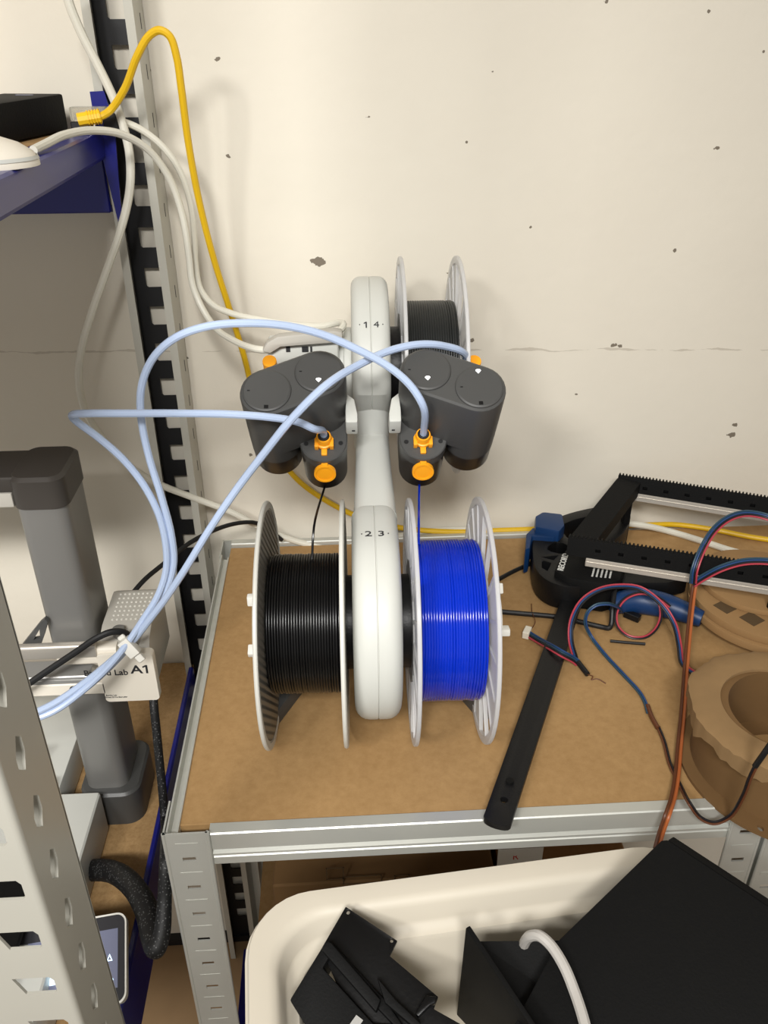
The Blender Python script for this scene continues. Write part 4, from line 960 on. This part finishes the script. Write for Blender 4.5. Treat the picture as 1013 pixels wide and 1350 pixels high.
# local plane through three pixels
a0 = onZ(.000, 456, 1196); a1 = onZ(-.006, 523, 1241); a2 = onZ(-.020, 384, 1318)
ku = (a1-a0).normalized(); kv = (a0-a2); kv = (kv-ku*kv.dot(ku)).normalized(); kn = ku.cross(kv)
if kn.z < 0: kn = -kn
def onK(d, x, y):
    p0 = a0+kn*d; r_ = ray(x, y); return CAM+r_*((p0-CAM).dot(kn)/r_.dot(kn))
def kslab(name, mm, par, d, h, pts, holes=(), bev=.0006):
    m = MB(); m.prism([onK(d, *q) for q in pts], -kn*h, [[onK(d, *q) for q in hh] for hh in holes], bev); return m.build(name, mm, par)
def circ(x, y, r, n=12): return [(x+r*math.cos(2*PI*k/n), y+r*1.1*math.sin(2*PI*k/n)) for k in range(n)]
kslab('plate', M['blackgloss'], bk, 0, .004, [(456, 1195), (524, 1240), (514, 1260), (578, 1314), (572, 1330), (640, 1368), (560, 1420), (470, 1360), (424, 1250)], [circ(459, 1202.5, 2.6), circ(516.5, 1240, 2.3)])
kslab('slotted_box', M['blackm'], bk, .006, .030, [(428, 1243), (436, 1240), (508, 1318), (560, 1392), (500, 1440), (403, 1352), (382, 1318)], [[(434, 1262), (426, 1276), (493, 1350), (520, 1352)]], .0015)
kslab('rail', M['blackm'], bk, .012, .008, [(429, 1240), (437, 1243), (502, 1318), (496, 1334), (424, 1252)], (), .0012)
kslab('rail', M['blackm'], bk, .010, .008, [(497, 1288), (522, 1318), (556, 1350), (548, 1356), (508, 1322)], (), .0012)
kslab('lug', M['blackgloss'], bk, .008, .010, [(562, 1312), (576, 1314), (574, 1322), (566, 1326), (552, 1340), (548, 1336)], (), .0008)
kslab('label_patch', M['steel'], bk, .0075, .001, [(470, 1338), (479, 1345), (470, 1358), (460, 1352)], (), 0)

# black open box with a big sloping lid face
bx_ = thing('black_enclosure', 'big matte black printed enclosure filling the right of the white bin', 'printed part')
q1 = onZ(.035, 876, 1104); q2 = onZ(.035, 1040, 1212); q3 = onZ(.006, 737, 1239)
lu = (q2-q1).normalized(); lv = (q3-q1); lv = (lv-lu*lv.dot(lu)*0); ln = lu.cross(lv).normalized()
if ln.z < 0: ln = -ln
def lid_pt(i, j, d=0): return q1+(q2-q1)*i+(q3-q1)*j+ln*d
m = MB(); m.prism([lid_pt(.03, 0), lid_pt(1.35, 0), lid_pt(1.35, 2.3), lid_pt(.45, 2.3), lid_pt(0, 1.0), lid_pt(0, .03)], -ln*.004, (), .0012); m.build('lid_panel', M['blackm'], bx_)
m = MB(); e0 = lid_pt(.03, -.001); e1 = lid_pt(1.35, -.001); out_ = -(q3-q1).normalized()
m.prism([e0-ln*.0005, e1-ln*.0005, e1+out_*.006-ln*.0035, e0+out_*.006-ln*.0035], -ln*.060, (), .001); m.build('edge_panel', M['blackm'], bx_)
s1 = onZ(.012, 614, 1223); s2 = onZ(-.12, 602, 1338); s3 = onZ(.012, 712, 1372); s4 = onZ(-.12, 690, 1430)
m = MB(); nrm_ = (s2-s1).cross(s3-s1).normalized()
if nrm_.x < 0: nrm_ = -nrm_
m.prism([s1, s3, s4, s2], nrm_*.0035, (), .001); m.build('side_panel', M['blackm'], bx_)
t1 = onZ(-.012, 628, 1241); t2 = onZ(-.006, 742, 1240); t3 = onZ(-.030, 860, 1400); t4 = onZ(-.030, 705, 1400)
m = MB(); m.prism([t1, t2, t3, t4], (0, 0, -.004)); m.build('inner_panel', M['blackm'], bx_)
m = MB(); m.box((q3.x+.02, q3.y-.05, -.186), (q3.x+.09, q3.y+.005, -.035)); m.build('inner_rib', M['blackm'], bx_)
wire('bent_tube', 'grey white bent tube hooked over the black enclosure', 'tube', path((690, 1262, -.03, 'z'), (692, 1243, -.008, 'z'), (700, 1234, .006, 'z'), (712, 1234, .012, 'z'), (727, 1247, .012, 'z'), (744, 1274, .010, 'z'), (758, 1308, .006, 'z'), (770, 1345, .004, 'z'), (780, 1390, .002, 'z')), .0036, mat('grey_white_tube', (186, 182, 176), .4))

# ================================================================== under the board
bxs = thing('cardboard_box', 'brown cardboard box on the lower board of the shelving unit', 'box')
m = MB(); m.box((-.085, -.30, -.55), (.145, -.06, -.235), .002, 1); m.build('carton', M['card'], bxs)
m = MB()
for px, py, w_, h_ in ((442, 1152, .018, .018), (478, 1160, .040, .012), (530, 1158, .016, .010)):
    a = onY(-.3005, px, py); 
    for bx0, bx1, bz0, bz1 in ((-w_/2, w_/2, h_/2-.001, h_/2), (-w_/2, w_/2, -h_/2, -h_/2+.001), (-w_/2, -w_/2+.001, -h_/2, h_/2), (w_/2-.001, w_/2, -h_/2, h_/2)):
        m.box((a.x+bx0, -.3004, a.z+bz0), (a.x+bx1, -.2999, a.z+bz1))
m.build('printed_outline', M['cardink'], bxs)
b2 = thing('cardboard_box', 'darker cardboard box with a white label beside the other carton', 'box')
m = MB(); m.box((.152, -.32, -.55), (.29, -.08, -.24), .002, 1); m.build('carton', M['mdf_edge'], b2)
m = MB(); a = onY(-.3205, 657, 1124); b = onY(-.3205, 714, 1140); m.box((a.x, -.3206, a.z-.05), (b.x, -.3199, a.z+.004)); lb = m.build('paper_label', M['white'], b2)
m = MB(); c_ = onY(-.321, 680, 1130); m.text('R', .010, (c_.x, -.3207, c_.z), (1, 0, 0), (0, .2, 1), .0002); m.build('red_mark', M['redink'], lb)
bb = thing('blue_crate', 'blue plastic crate on the lower board beside the slotted post', 'crate')
m = MB(); m.box((-.13, -.36, -.55), (-.09, -.26, -.412), .004, 2); m.build('body', M['blue'], bb)
m = MB(); m.box((-.132, -.362, -.412), (-.088, -.258, -.400), .003, 2); m.build('rim', M['blue'], bb)

# ================================================================== finish: origins at each thing's base, lift everything onto the floor
bpy.context.view_layer.update()
def desc(o):
    for c in o.children: yield c; yield from desc(c)
for o in [o for o in scene.objects if o.parent is None and o.type in ('EMPTY', 'MESH')]:
    ms = [c for c in ([o] + list(desc(o))) if c.type == 'MESH']
    vs = [v.co for c in ms for v in c.data.vertices]
    lo = [min(v[i] for v in vs) for i in range(3)]; hi = [max(v[i] for v in vs) for i in range(3)]
    base = Vector(((lo[0]+hi[0])/2, (lo[1]+hi[1])/2, lo[2]))
    if o.type == 'MESH': o.data.transform(Matrix.Translation(-base))
    else:
        for c in o.children: c.location = c.location-base
    o.location = base + Vector((0, 0, OFF))
